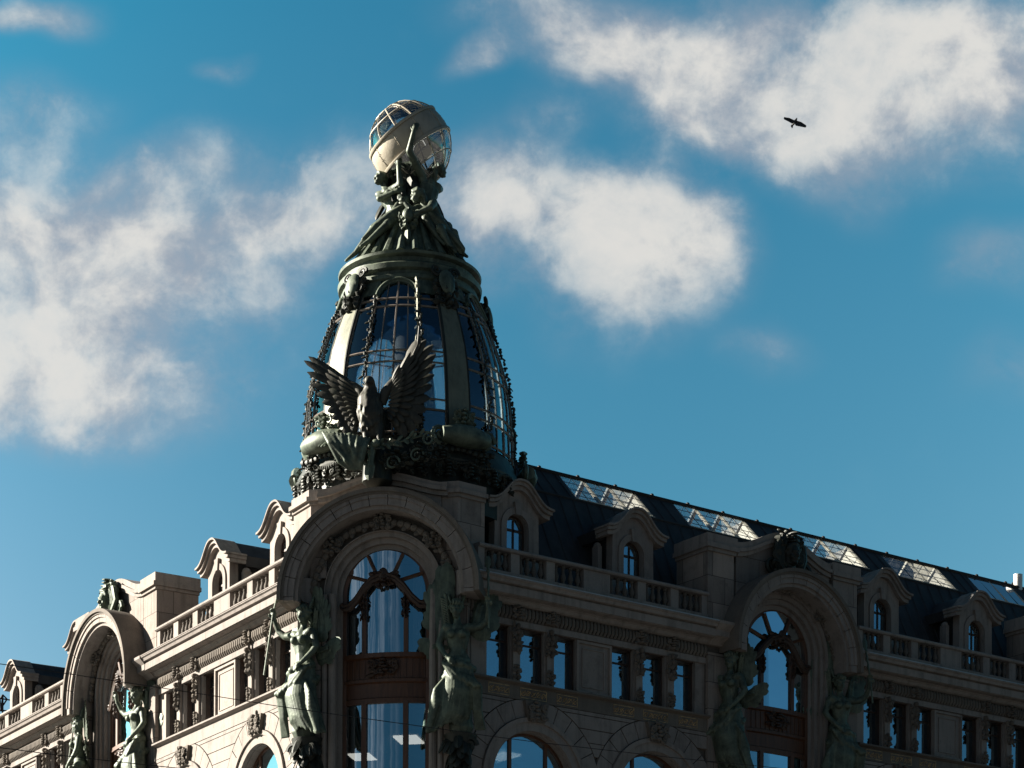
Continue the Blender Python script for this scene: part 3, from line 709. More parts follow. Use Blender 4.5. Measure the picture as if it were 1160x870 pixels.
# ------------------------------------------------------------------ corner pavilion
zcC, RoC = 23.22, 3.42
cw_ = MB().poly([(-2.92, 0), (2.92, 0), (2.92, 24.1), (2.6, 24.1), (2.6, 26.4), (-2.6, 26.4), (-2.6, 24.1), (-2.92, 24.1)], 3.2, 3.6, [list(reversed(arc(1.95, 23.45, .3, 30)))]); P(cw_, 'wall', 'stone_soot_shade', FC)  # wall inside the hood coloured near-black for soffit shadow and soot
arch_core(FC, 1.43, 23.45, 3.55, 2.98, 2.02, 71)
grand_window(FC, 1.43, 23.45, 3.55, .26, 71)
hood(FC, RoC, zcC, 2.32, 4.1, .12, 15, .66)
garland(FC, 2.42, 23.3, 3.02, 75)
for sx in (-1, 1):
    cl = MB()
    for xx, rr_ in ((1.72, .13), (1.98, .1)): cl.tube([(sx*xx, 2.95, 0), (sx*xx, 2.95, 23.4)], rr_, 10)
    P(cl, 'colonnette', 'stone', FC)
    a, b = sorted((sx*2.1, sx*2.9)); P(MB().box(a, b, 2.9, 3.199, 0, 22.9), 'pilaster', 'stone_block', FC)
# upper block: chamfer face and the two returns at the heads of the wings
hwC = 2.5; yC = 3.1
pc = FC @ V((hwC, yC, 0)); pcl = FC @ V((-hwC, yC, 0))
blk = [V((hwC, yC)), None]
def fc(p): q_ = FC.inverted() @ p; return V((q_.x, q_.y))
ptR = fc(XR*5.05+V((0, .29, 0))); ptR2 = fc(XR*5.05+V((0, 2.4, 0))); ptL = fc(XL*5.25-NL*.29); ptL2 = fc(XL*5.25-NL*2.4)
loop = [V((-hwC, yC)), V((-1.96, yC)), V((-1.96, 4.4)), V((1.96, 4.4)), V((1.96, yC)), V((hwC, yC)), ptR, ptR2, V((3.5, 9.5)), V((-3.5, 9.5)), ptL2, ptL]
def slab(mb, lp, z0, z1, grow=0.0):
    c_ = V((0, 6.5)); N = len(lp); pts = []
    for p in lp:
        d = (p-c_); pts.append(p+d.normalized()*grow)
    mb.add([(p.x, p.y, z0) for p in pts]+[(p.x, p.y, z1) for p in pts], [tuple(range(N)), tuple(range(2*N-1, N-1, -1))]+[(i, (i+1) % N, (i+1) % N+N, i+N) for i in range(N)])
    return mb
ub = slab(MB(), loop, 24.0, 26.35); ubo = P(ub, 'pavilion_block', 'stone_block', FC, 25)
sideR = [V((1.95, yC-.03)), V((hwC, yC-.03)), ptR, ptR2, V((2.5, 6)), V((1.95, 6))]
for sgn, nm in ((1, 'R'), (-1, 'L')):
    lp = [V((p.x*sgn, p.y)) for p in sideR]
    if sgn < 0: lp = [V((-1.95, yC-.03)), V((-hwC, yC-.03)), ptL, ptL2, V((-2.5, 6)), V((-1.95, 6))][::-1]
    pm_ = slab(MB(), lp, 24.0, 26.45, .012); po = P(pm_, 'pier', 'stone_block', FC, 25)
    cp_ = slab(MB(), lp, 26.452, 26.56, .08); slab(cp_, lp, 26.562, 26.7, .2); slab(cp_, lp, 26.702, 26.95, .1); build(cp_, 'cap', 'stone', po, None, 25)
cur = [(x, z) for x, z in pediment_curve(2.2, 26.45, .46)]
rp = RoC-.35; th_ = math.acos(2.0/rp)
pdm = MB().poly([(x, z) for x, z in cur if abs(x) < 2.0]+[(rp*math.cos(th_+(math.pi-2*th_)*k/20), zcC+rp*math.sin(th_+(math.pi-2*th_)*k/20)) for k in range(21)], yC-.12, yC+1.2); pdo = P(pdm, 'pediment', 'stone', FC)
cm = MB(); cm.strip([(x, z+.002) for x, z in cur], [(x, z+.14) for x, z in cur], yC-.25, yC+1.0); cm.strip([(x, z+.142) for x, z in cur], [(x, z+.27) for x, z in cur], yC-.4, yC+1.0); cm.strip([(x, z+.272) for x, z in cur], [(x, z+.42) for x, z in cur], yC-.3, yC+1.0)
build(cm, 'pediment_cornice', 'stone', pdo, None, 30)
# rooms behind the corner windows, with ceiling lamps
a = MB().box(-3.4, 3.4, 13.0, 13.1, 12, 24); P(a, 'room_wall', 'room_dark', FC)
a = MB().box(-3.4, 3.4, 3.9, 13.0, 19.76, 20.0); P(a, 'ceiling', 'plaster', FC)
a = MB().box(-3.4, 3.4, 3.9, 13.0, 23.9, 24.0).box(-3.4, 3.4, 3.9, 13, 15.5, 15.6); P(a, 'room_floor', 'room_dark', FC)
for (cx_, cy_) in ((-2.8, 11.0), (-.45, 8.56)):
    a = MB().box(cx_-.42, cx_+.42, cy_-.62, cy_+.62, 19.7, 19.758); P(a, 'ceiling_lamp', 'lamp_light', FC)
cur_ = MB()
for k in range(9): cur_.tube([(-1.3+k*.055, 3.8+.03*(k % 2), 21.45), (-1.28+k*.05, 3.8+.03*(k % 2), 24.2)], .04, 6)
P(cur_, 'curtain', 'curtain', FC)
cur_ = MB()
for k in range(7): cur_.tube([(-.35+k*.05, 3.85+.03*(k % 2), 21.45), (-.35+k*.05, 3.85+.03*(k % 2), 24.2)], .035, 6)
for k in range(6): cur_.tube([(.85+k*.05, 3.85+.03*(k % 2), 21.45), (.85+k*.05, 3.85+.03*(k % 2), 24.2)], .035, 6)
P(cur_, 'curtain', 'curtain', FC)
a = MB().box(9.75, 10.55, 5.7, 6.9, 19.66, 19.718); P(a, 'ceiling_lamp', 'lamp_light', FR(0))


# ------------------------------------------------------------------ the dome tower
AX = CB*6.6; ZB = 26.3
DT = R_(-4.6)                                  # local -y looks along the chamfer's outward normal, turned a little
dm = frame(CC, CB, AX+V((0, 0, ZB))) @ MT.Rotation(-DT, 4, 'Z')
DOME = empty('glass_dome_tower', mtx=dm); tag(DOME, 'bullet-shaped glass and green bronze dome with fluted cone rising over the building corner', 'dome')
gp_ = [(28.2, 3.62), (28.9, 3.60), (29.4, 3.58), (30.37, 3.52), (31.26, 3.40), (31.9, 3.26), (32.63, 3.02), (33.36, 2.73), (34.0, 2.44), (34.5, 2.2)]
def rz(z):
    for i in range(len(gp_)-1):
        if z <= gp_[i+1][0]:
            t = (z-gp_[i][0])/(gp_[i+1][0]-gp_[i][0]); return gp_[i][1]+(gp_[i+1][1]-gp_[i][1])*max(t, 0)
    return gp_[-1][1]
def dp(ph, r, z): return V((r*math.sin(ph), -r*math.cos(ph), z-ZB))
def D(mb, name, material, parent=None, smooth=40): return build(mb, name, material, parent or DOME, None, smooth)
def dsurf(mb, p0, p1, z0, z1, dr0, dr1, nk=8, nz=12, w0=None):
    """curved slab on the dome between two angles (p0,p1 may taper with height)"""
    fi = lambda k, t: (p0(t) if callable(p0) else p0)+((p1(t) if callable(p1) else p1)-(p0(t) if callable(p0) else p0))*k/nk
    vs = []; fs = []; n1 = (nk+1)*(nz+1)
    for dr in (dr0, dr1):
        for j in range(nz+1):
            z = z0+(z1-z0)*j/nz
            for k in range(nk+1): vs.append(dp(fi(k, j/nz), rz(z)+dr, z))
    for j in range(nz):
        for k in range(nk):
            a = j*(nk+1)+k; fs += [(a, a+1, a+nk+2, a+nk+1), (n1+a, n1+a+nk+1, n1+a+nk+2, n1+a+1)]
    for j in range(nz):
        for k in (0, nk):
            a = j*(nk+1)+k; fs.append((a, a+nk+1, n1+a+nk+1, n1+a))
    for k in range(nk):
        for j in (0, nz):
            a = j*(nk+1)+k; fs.append((a, a+1, n1+a+1, n1+a))
    return mb.add(vs, fs)
H = [R_(36+72*i) for i in range(5)]; BAYS = [R_(72*i) for i in range(5)]; hwp = R_(6.6)
D(MB().lathe([(3.3, 0), (3.62, 0), (3.62, 1.15), (3.74, 1.25), (3.86, 1.4), (3.9, 1.58), (3.84, 1.75), (3.72, 1.95), (3.66, 2.2), (3.6, 2.3), (3.2, 2.3)], 64), 'base_ring', 'bronze_dark', None, 30)
D(MB().lathe([(2.1, 7.98), (2.34, 7.98), (2.40, 8.04), (2.40, 8.16), (2.34, 8.2), (2.34, 8.3), (2.47, 8.36), (2.50, 8.52), (2.40, 8.58), (2.28, 8.66), (2.30, 8.78), (2.46, 8.84), (2.48, 8.93), (2.3, 8.97), (2.06, 9.0)], 64, cap=False), 'eave_ring', 'bronze_green', None, 30)
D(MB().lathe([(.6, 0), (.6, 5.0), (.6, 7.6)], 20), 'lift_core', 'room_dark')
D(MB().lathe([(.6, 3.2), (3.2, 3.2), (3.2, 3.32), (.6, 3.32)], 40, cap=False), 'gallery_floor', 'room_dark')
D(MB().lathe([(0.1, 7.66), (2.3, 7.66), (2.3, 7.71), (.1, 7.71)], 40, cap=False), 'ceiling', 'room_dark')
for i, b in enumerate(BAYS):
    e = R_(36)-hwp
    gl = MB(); dsurf(gl, b-e, b+e, 28.62, 34.45, -.012, 0, 14, 18); wn_ = D(gl, 'dome_window', 'dome_glass', None, 60)
    br = MB()
    def vbar(ph, r_, z0=28.6, z1=34.2): br.tube([dp(b+ph, rz(z0+(z1-z0)*j/14)+.02, z0+(z1-z0)*j/14) for j in range(15)], r_, 5)
    for d in (-e+.01, -R_(15.4), -R_(7.7), 0, R_(7.7), R_(15.4), e-.01): vbar(d, .034 if abs(d) < .02 or abs(d) > .26 else .022)
    for z in (33.52, 33.22, 31.52, 31.12, 29.85, 29.5, 28.72):
        rr_ = .035; br.tube([dp(b-e+2*e*k/14, rz(z)+.02, z) for k in range(15)], rr_, 5)
    build(br, 'glazing_bars', 'window_bar', wn_)
    af = MB(); k = 16
    for rr_, dr in ((.07, .07), (.045, .14)):
        pts = [dp(b+R_(15.4)*math.cos(math.pi*j/k), rz(33.7+.62*math.sin(math.pi*j/k))+dr, 33.62+.62*math.sin(math.pi*j/k)+(.05 if dr > .1 else 0)) for j in range(k+1)]
        af.tube(pts, rr_, 6)
    for sx in (-1, 1): dsurf(af, b+sx*R_(15.4), b+sx*e, 33.75, 34.3, .0, .05, 3, 3)
    build(af, 'window_arch', 'bronze_green', wn_)
    for sx in (-1, 1):
        gd_ = MB(); rg = random.Random(i*7+sx)
        for j in range(46):
            z = 33.6-j*.108; ph = b+sx*R_(15.4)+rg.uniform(-.016, .016)
            gd_.ell(dp(ph, rz(z)+.09+rg.uniform(0, .06), z), (rg.uniform(.04, .075), rg.uniform(.04, .075), rg.uniform(.045, .075)), None, 6, 4)
            if j % 3 == 0:
                p_ = dp(ph, rz(z)+.1, z); gd_.blade(p_, p_+dp(ph+rg.choice((-1, 1))*.9, .2, ZB-rg.uniform(.02, .16)), dp(ph, 1, ZB), .09, .03)
        D(gd_, 'garland', 'bronze_dark')
for i, h in enumerate(H):
    pm_ = MB(); dsurf(pm_, lambda t: h-hwp*(1-.02*t), lambda t: h+hwp*(1-.02*t), 28.6, 34.05, 0.0, .09, 4, 18); pl_ = D(pm_, 'pilaster', 'copper_pale', None, 30)
    ed = MB()
    for sx in (-1, 1): ed.tube([dp(h+sx*hwp, rz(28.6+5.4*j/14)+.06, 28.6+5.4*j/14) for j in range(15)], .05, 6)
    build(ed, 'pilaster_edge', 'bronze_dark', pl_)
    # cartouche below the eave
    rt = MT.Rotation(h, 4, 'Z'); base = dp(h, 2.5, 34.1)
    loc = MT.Translation(base) @ rt @ MT.Rotation(R_(-14), 4, 'X')
    cm_ = carve(MB(), 0, -.02, -.28, 1.05, 1.3, 90+i, .3, 16); carve(cm_, 0, .02, -.72, .8, .55, 95+i, .25, 10)
    cm_.spiral((-.34, -.2, .42), .2, 1.8, .06, -1).spiral((.34, -.2, .42), .2, 1.8, .06, 1)
    c_ = D(cm_.xf(loc), 'cartouche', 'bronze_dark')
    build(MB().ell((0, -.26, 0), (.3, .15, .46), None, 12, 10).xf(loc), 'shield', 'bronze_green', c_)
    # cushion scroll at the foot
    base = dp(h, 3.72, 28.55); loc = MT.Translation(base) @ rt
    cu = MB()
    for sx in (-1, 1): cu.spiral((sx*.86, -.18, .02), .34, 1.7, .1, sx)
    pts = [(-.85+1.7*k/12, -.32-.1*math.sin(math.pi*k/12), .0) for k in range(13)]
    cu.tube(pts, [.24+.13*math.sin(math.pi*k/12) for k in range(13)], 10)
    carve(cu, 0, -.2, .62, .95, .8, 130+i, .2, 12)
    D(cu.xf(loc), 'scroll_foot', 'bronze_green')
    cv = carve(MB(), -.75, -.1, -.5, .9, .55, 150+i, .18, 9); carve(cv, .75, -.1, -.5, .9, .55, 160+i, .18, 9)
    for k in range(11): cv.ell((-1.1+.22*k, -.22, -.42-.04*math.sin(k)), (.12, .1, .1), None, 6, 4)
    D(cv.xf(loc), 'foot_garland', 'bronze_dark')
bg_ = [carve(MB(), 0, -.05, 0, 1.0, .62, 500+k, .2, 8).xf(MT.Translation(dp(2*math.pi*k/26, 3.74, 27.5)) @ MT.Rotation(2*math.pi*k/26, 4, 'Z')) for k in range(26)]
for k, x in enumerate(bg_):
    for q in range(9): a_ = 2*math.pi*(k+q/9)/26; x.ell(dp(a_, 3.86, 27.83-.09*math.sin(math.pi*q/8)), (.085, .085, .075), None, 6, 4)
    D(x, 'base_ornament', 'bronze_dark')
# fluted cone
cone = [(2.08, 8.98), (1.96, 9.12), (1.58, 9.7), (1.24, 10.25), (.96, 10.8), (.6, 11.6)]
D(MB().lathe(cone, 48), 'cone', 'bronze_green')
rb = MB()
for i in range(26):
    ph = 2*math.pi*i/26
    rb.tube([V((r*math.sin(ph), -r*math.cos(ph), z)) for r, z in [(2.04, 9.05), (2.0, 9.13), (1.62, 9.7), (1.28, 10.25), (.98, 10.8)]], [.16, .14, .12, .095, .07], 7)
D(rb, 'cone_ribs', 'bronze_green')
tp = MB(); rg = random.Random(5)
tp.lathe([(.95, 10.9), (.85, 11.4), (.72, 12.0), (.62, 12.5), (.5, 12.8), (.3, 12.9)], 20)
for i in range(16):
    a = rg.uniform(0, 6.28); z = rg.uniform(11.5, 12.7); r = 1.05-.36*(z-11.0)
    p0 = V((r*math.sin(a), -r*math.cos(a), z)); p1 = V(((r+.42)*math.sin(a+.3), -(r+.42)*math.cos(a+.3), z-rg.uniform(.5, .95)))
    tp.blade(p0, p1, (math.sin(a), -math.cos(a), .4), rg.uniform(.22, .42), .12)
D(tp, 'drapery_core', 'bronze_dark')
# hanging rod and chain in front of the middle window
ch = MB(); ch.tube([dp(R_(14), 2.5, 34.3), dp(R_(14.5), 2.75, 34.0), dp(R_(14), 3.0, 33.3), dp(R_(14), 3.05, 32.4), dp(R_(12), 3.55, 31.6)], [.07, .06, .035, .035, .03], 6)
ch.ell(dp(R_(14.3), 2.8, 33.9), (.1, .1, .16)).ell(dp(R_(14), 2.98, 33.5), (.07, .07, .12))
D(ch, 'hanging_rod', 'copper_pale')
# ------------------------------------------------------------------ sculptures
class Org:
    """body built as overlapping tapered limbs, fused into one continuous surface"""
    def __init__(s): s.m = MB()
    def cap(s, p0, p1, r0, r1=None, seg=10):
        p0 = V(p0); p1 = V(p1); r1 = r0 if r1 is None else r1; d = (p1-p0).normalized()
        pts = [p0-d*r0*.98, p0-d*r0*.8, p0-d*r0*.4, p0, p1, p1+d*r1*.4, p1+d*r1*.8, p1+d*r1*.98]
        s.m.tube(pts, [r0*.18, r0*.6, r0*.92, r0, r1, r1*.92, r1*.6, r1*.18], seg); return s
    def chain(s, pts, rs):
        for i in range(len(pts)-1): s.cap(pts[i], pts[i+1], rs[i], rs[i+1])
        return s
    def ell(s, c, r, rot=None): s.m.ell(c, r, rot, 14, 10); return s
    def mesh(s, name, material, vox, smooth=2, mtx=None):
        me = s.m.mesh(name, material, 60); o = bpy.data.objects.new('tmp', me); COL.objects.link(o)
        r = o.modifiers.new('r', 'REMESH'); r.mode = 'VOXEL'; r.voxel_size = vox; r.use_smooth_shade = True
        if smooth:
            k = o.modifiers.new('s', 'SMOOTH'); k.factor = .5; k.iterations = smooth
        dg = bpy.context.evaluated_depsgraph_get(); e = o.evaluated_get(dg)
        nm = bpy.data.meshes.new_from_object(e); nm.name = name
        bpy.data.objects.remove(o); bpy.data.meshes.remove(me)
        nm.materials.clear(); nm.materials.append(M[material])
        if mtx is not None: nm.transform(mtx)
        nm.polygons.foreach_set('use_smooth', [True]*len(nm.polygons)); return nm
def hand(o, wrist, tip, palm_n, s=1.0, curl=.35):
    w_ = V(wrist); d = (V(tip)-w_).normalized(); nn = V(palm_n).normalized(); sd_ = d.cross(nn).normalized()
    o.cap(w_, w_+d*.075*s, .028*s, .036*s); o.cap(w_+d*.04*s+sd_*.012*s, w_+d*.085*s+sd_*.024*s, .022*s); o.cap(w_+d*.04*s-sd_*.012*s, w_+d*.085*s-sd_*.024*s, .022*s)
    for k, L in zip((-1.5, -.5, .5, 1.5), (.07, .085, .08, .06)):
        a = w_+d*.09*s+sd_*k*.021*s; b = a+(d+nn*curl*.5+sd_*k*.08).normalized()*L*.55*s; c = b+(d+nn*curl*1.6).normalized()*L*.5*s
        o.cap(a, b, .0115*s, .0105*s, 6); o.cap(b, c, .0105*s, .008*s, 6)
    a = w_+d*.03*s+sd_*.03*s; b = a+(d*.6+sd_*.8+nn*.3).normalized()*.045*s; c = b+(d*.9+nn*.4).normalized()*.035*s
    o.cap(a, b, .015*s, .012*s, 6); o.cap(b, c, .012*s, .009*s, 6)
def head(o, c, f, s=1.0, hair='long', up=(0, 0, 1)):
    c = V(c); f = V(f).normalized(); up_ = V(up); sd_ = f.cross(up_).normalized(); up_ = sd_.cross(f).normalized()
    rot = MT((sd_, f, up_)).transposed()
    pt = lambda x, y, z: c+(sd_*x+f*y+up_*z)*s
    o.ell(pt(0, 0, .02), V((.074, .092, .10))*s, rot); o.ell(pt(0, .03, -.055), V((.055, .06, .062))*s, rot)
    o.cap(pt(0, .078, .022), pt(0, .104, -.018), .013*s, .019*s, 8)
    for q in (-1, 1):
        o.cap(pt(q*.018, .09, .035), pt(q*.052, .075, .03), .012*s, .01*s, 8); o.ell(pt(q*.032, .078, .008), V((.017, .012, .012))*s)
        o.ell(pt(q*.04, .06, -.03), V((.024, .024, .026))*s); o.ell(pt(q*.076, -.005, 0), V((.012, .022, .03))*s, rot)
    o.cap(pt(-.02, .088, -.05), pt(.02, .088, -.05), .0105*s, .0105*s, 8); o.ell(pt(0, .075, -.088), V((.026, .024, .02))*s)
    o.ell(pt(0, -.025, .035), V((.088, .098, .1))*s, rot)
    rg = random.Random(int(s*100))
    for k in range(14):
        a = math.pi*(k+.5)/14; o.cap(pt(.07*math.cos(a), .05-.02*abs(math.cos(a)), .05+.065*math.sin(a)), pt(.092*math.cos(a), -.06, .03+.08*math.sin(a)), .018*s, .024*s, 7)
    if hair == 'long': o.chain([pt(0, -.09, 0), pt(.02, -.12, -.08), pt(0, -.11, -.18)], [.05*s, .042*s, .02*s]); o.ell(pt(0, -.115, .03), V((.045, .045, .045))*s)
def torso(o, pel, che, nk, side, f, s=1.0):
    pel = V(pel); che = V(che); nk = V(nk); side = V(side).normalized(); f = V(f).normalized()
    ax = (che-pel).normalized()
    for q in (-1, 1): o.cap(pel+side*.075*q*s, pel+side*.06*q*s+ax*.04*s, .115*s, .1*s)
    o.cap(pel, pel+(che-pel)*.55, .125*s, .105*s); o.cap(pel+(che-pel)*.5, che, .108*s, .118*s)
    for q in (-1, 1):
        o.cap(pel+(che-pel)*.55+side*.05*q*s, che+side*.08*q*s, .085*s, .095*s)
        o.ell(che+side*.075*q*s+f*.105*s-ax*.01*s, V((.06, .06, .06))*s); o.cap(che+side*.11*q*s+ax*.08*s, che+side*.16*q*s+ax*.105*s, .07*s, .06*s)
    o.cap(che+ax*.08*s, nk, .09*s, .052*s); o.cap(nk, nk+(nk-che).normalized()*.08*s, .05*s, .048*s)
def wing(mb, root, U, W, N_, L, a0, a1, n=11, curve=.25, wid=.34, lay=3):
    """feathered wing: blades fanned about the root in the plane (U,W), bowed along N_"""
    root = V(root); U = V(U).normalized(); W = V(W).normalized(); N_ = V(N_).normalized()
    arm = [root]
    for k in range(1, 5):
        t = k/4; a = a0+(a1-a0)*.04; arm.append(root+(U*math.cos(a)+W*math.sin(a))*L*.52*t+N_*curve*L*.18*math.sin(t*1.6))
    mb.tube([tuple(p) for p in arm], [L*.055, L*.06, L*.05, L*.04, L*.02], 7)
    for ly in range(lay):
        nn = n+2*ly; f = (1.0, .62, .36)[ly]
        for i in range(nn):
            t = i/(nn-1); a = a0+(a1-a0)*t
            st_ = root+(arm[-1]-root)*max(0, (1-t)**1.3)*(.95 if ly == 0 else .8)+N_*(.04+.045*ly)*L*.3
            ln = L*f*(.62-.22*t+(.0 if ly else .05*math.sin(i*2.1)))
            d = (U*math.cos(a)+W*math.sin(a))
            e = st_+d*ln+N_*curve*L*.12
            mb.blade(st_, e, N_, L*wid*.62*(1.0-.2*ly), L*.02)
    for i in range(26):
        t = (i % 13)/12; p = root+(arm[-1]-root)*(t*.9)+N_*L*.07; a = a0+(a1-a0)*(.25+.4*(i//13))
        mb.blade(p, p+(U*math.cos(a)+W*math.sin(a))*L*.14+N_*.02*L, N_, L*.07, L*.022)
    return mb

def valkyrie_meshes(wlen=1.0, slow=V((.44, -.21, 1.45))):
    S = 2.35; TM = MT.Translation((0, 0, .25)) @ MT.Scale(S, 4); TV = TM
    o = Org(); rg = random.Random(3)
    pel, che, nk = (-.03, 0, 1.06), (-.02, -.03, 1.42), (-.03, -.02, 1.60)
    torso(o, pel, che, nk, (1, .1, 0), (0, -1, 0)); head(o, (-.045, -.035, 1.765), (.12, -1, -.18), 1.02, 'long')
    # viewer-left arm bent down to the hip, viewer-right arm out to the spear
    o.chain([(-.2, -.02, 1.51), (-.285, -.05, 1.3), (-.25, -.09, 1.22)], [.062, .05, .047]); o.cap((-.25, -.09, 1.22), (-.15, -.2, 1.07), .046, .033); hand(o, (-.15, -.2, 1.07), (-.06, -.24, 1.0), (.3, .6, -.4))
    o.chain([(.15, -.02, 1.51), (.3, -.03, 1.52), (.4, -.05, 1.6)], [.062, .052, .046]); o.cap((.4, -.05, 1.6), (.42, -.13, 1.75), .044, .033); hand(o, (.42, -.13, 1.75), (.42, -.15, 1.86), (-.3, -1, 0), 1.05, .9)
    # laurel band on the brow
    body = o.mesh('body', 'bronze_green', .0125, 2, TM)
    d = Org(); cx0 = -.03
    d.cap((-.02, 0, 1.0), (0, .02, .55), .17, .19); d.cap((0, .02, .55), (.02, .05, .1), .19, .15); d.cap((.02, .05, .15), (.0, .08, -.15), .18, .08)
    for k in range(9):       # rolled cloth round the hips
        a = -2.6+k*.65; b = a+.75
        d.cap((.2*math.cos(a)-.02, .165*math.sin(a), 1.03-.02*k), (.21*math.cos(b)-.02, .175*math.sin(b)-.01, 1.0-.02*k+rg.uniform(-.03, .03)), .045, .055)
    for k in range(8): d.cap((-.2+.05*k, -.17-.02*math.sin(k), 1.0-.03*k), (-.05+.05*k, -.21, .8-.02*k+rg.uniform(-.03, .03)), .032, .04)
    for k in range(34):      # long folds sweeping down and to the viewer's left
        a = -3.05+k*(2.95/33); r_ = .033 if k % 2 else .046
        p0 = V((.18*math.cos(a)-.02, .15*math.sin(a), .98)); p1 = V((.215*math.cos(a)-.02, .19*math.sin(a)-.03, .62)); p2 = V((.225*math.cos(a)-.09, .2*math.sin(a), .3+rg.uniform(-.03, .03))); p3 = V((.2*math.cos(a)-.22+.1*(k/33), .18*math.sin(a), .1+.12*(k/33)+rg.uniform(-.06, .03)))
        d.chain([p0, p1, p2, p3], [r_*.75, r_*1.1, r_, r_*.55])
    for k in range(7): d.chain([(.17, -.1, .95-.02*k), (.22+.015*k, -.16, .65), (.24+.01*k, -.1, .35), (.24+.02*k, -.02, .1)], [.025, .04, .04, .02])
    # flying scarf end
    for k in range(6): d.chain([(-.16, -.15, .82-.03*k), (-.3, -.2, .62-.05*k), (-.36-.01*k, -.16, .42-.07*k), (-.3, -.12, .18-.02*k)], [.025, .04, .045, .018])
    drape = d.mesh('drapery', 'bronze_green', .0125, 1, TM)
    wl = MB(); wing(wl, (-.12, .12, 1.5), (-.15, 0, 1), (-1, .1, 0), (.1, -1, 0), .88*wlen, -.1, 1.75, 10, .2, .4)
    wing(wl, (-.14, .14, 1.3), (-.5, 0, -.2), (-.1, .05, -1), (.2, -1, 0), .55, -.5, 1.0, 7, .15, .45, 2)
    wr = MB(); wing(wr, (.14, .14, 1.5), (.25, .35, .95), (1, .25, 0), (-.2, -1, 0), .8*wlen, -.1, 1.8, 10, .2, .4)
    sp = MB(); ax = [slow, V((.40, -.02, 2.34))]
    sp.tube([ax[0], V((.425, -.16, 1.82)), ax[1]], .014, 7); dr = (ax[1]-ax[0]).normalized()
    sp.blade(ax[1]-dr*.02, ax[1]+dr*.19, (0, -1, .2), .085, .018); sp.ell(ax[1]-dr*.04, (.026, .026, .035)); sp.ell(ax[1]-dr*.16, (.024, .024, .05)); sp.ell(ax[1]-dr*.3, (.022, .022, .04))
    hl = MB(); hc = V((-.045, -.03, 1.80))
    for k in range(15):
        a = 2*math.pi*k/15; hl.blade(hc+V((.08*math.cos(a), .095*math.sin(a), .02)), hc+V((.105*math.cos(a+.35), .12*math.sin(a+.35), .07)), (math.cos(a), math.sin(a), .2), .045, .012)
    for sx in (-1, 1):
        for k in range(5): hl.blade(hc+V((sx*.07, .02, .03)), hc+V((sx*(.13-.012*k), .05+.02*k, .2+.035*k-.02*k*k*.3)), (sx, -.5, 0), .045, .012)
    hl.ell(hc+V((0, -.01, .08)), (.07, .08, .05))
    co = MB(); rg = random.Random(9)
    co.lathe([(.02, -.62), (.07, -.5), (.12, -.3), (.2, -.12), (.24, .05)], 12, (0, .12, 0))
    for k in range(22):
        a = rg.uniform(-.2, math.pi+.2)+math.pi; z = rg.uniform(-.45, .0); r = .22+.25*z
        co.blade((r*math.cos(a)*.8, .12+r*math.sin(a)*.8, z+.1), (r*1.5*math.cos(a), .12+r*1.5*math.sin(a), z-.16), (math.cos(a), math.sin(a), .4), .13, .03)
    for sx in (-1, 1): co.spiral((sx*.15, -.02, -.12), .11, 1.7, .03, sx); co.spiral((sx*.08, .02, -.36), .08, 1.6, .022, -sx)
    return body, drape, [('wing', x.xf(TV).mesh('wing', 'bronze_green', 45)) for x in (wl, wr)], sp.xf(TV).mesh('spear', 'bronze_green', 45), hl.xf(TV).mesh('helmet', 'bronze_green', 45), co.xf(TV).mesh('console', 'bronze_dark', 45)
VB, VD, VW, VS, VH, VC = valkyrie_meshes()
def mirror(me):
    c = me.copy(); c.transform(MT.Scale(-1, 4, (1, 0, 0))); c.flip_normals(); return c
_v2 = valkyrie_meshes(.72, V((.48, -.28, .95))); VW2 = _v2[2]; VS2 = _v2[3]
MIR = [mirror(x) for x in (VB, VD, VW2[0][1], VW2[1][1], VS2, VH, VC)]
def valkyrie(pos, rz_, label, mir=False, sc_=1.0, spear=True):
    r = empty('winged_statue', pos); r.rotation_euler = (0, 0, rz_); r.scale = (sc_,)*3
    tag(r, label, 'statue', 'winged bronze statues beside the great arches')
    ms = MIR if mir else [VB, VD, VW[0][1], VW[1][1], VS, VH, VC]
    for nm, me in zip(('body', 'drapery', 'wing', 'wing', 'spear', 'helmet', 'console'), ms):
        if nm != 'spear' or spear: link(nm, me, r)
    return r
angC = math.atan2(CC.y, CC.x); angR = 0.0; angL = math.atan2(-XL.y, -XL.x)
def pos(mt, x, y, z): return tuple(mt @ V((x, y, z)))
valkyrie(pos(FC, 2.66, 2.72, 18.2), angC+R_(4), 'green bronze winged woman, sunlit, right of the corner arch, one arm raised outward')
valkyrie(pos(FC, -2.66, 2.72, 18.25), angC-R_(24), 'shaded green bronze winged woman holding a long spear, left of the corner arch', True)
valkyrie(pos(FR(CA1), -2.9, -.28, 18.2), angR-R_(62), 'dark winged bronze woman turned sideways, left of the shaded arch on the right wing', True)
valkyrie(pos(FR(CA1), 2.62, -.28, 18.2), angR+R_(-22), 'dark winged bronze woman facing the street, right of the shaded arch on the right wing')
valkyrie(pos(FL(LA1), 2.85, -.32, 18.2), angL+R_(8), 'sunlit winged bronze woman in profile, nearer one beside the arch on the left wing', True, 1.0, False)
valkyrie(pos(FL(LA1), -2.85, -.32, 18.2), angL-R_(25), 'sunlit winged bronze woman with tall spear, beyond the arch on the left wing', True)

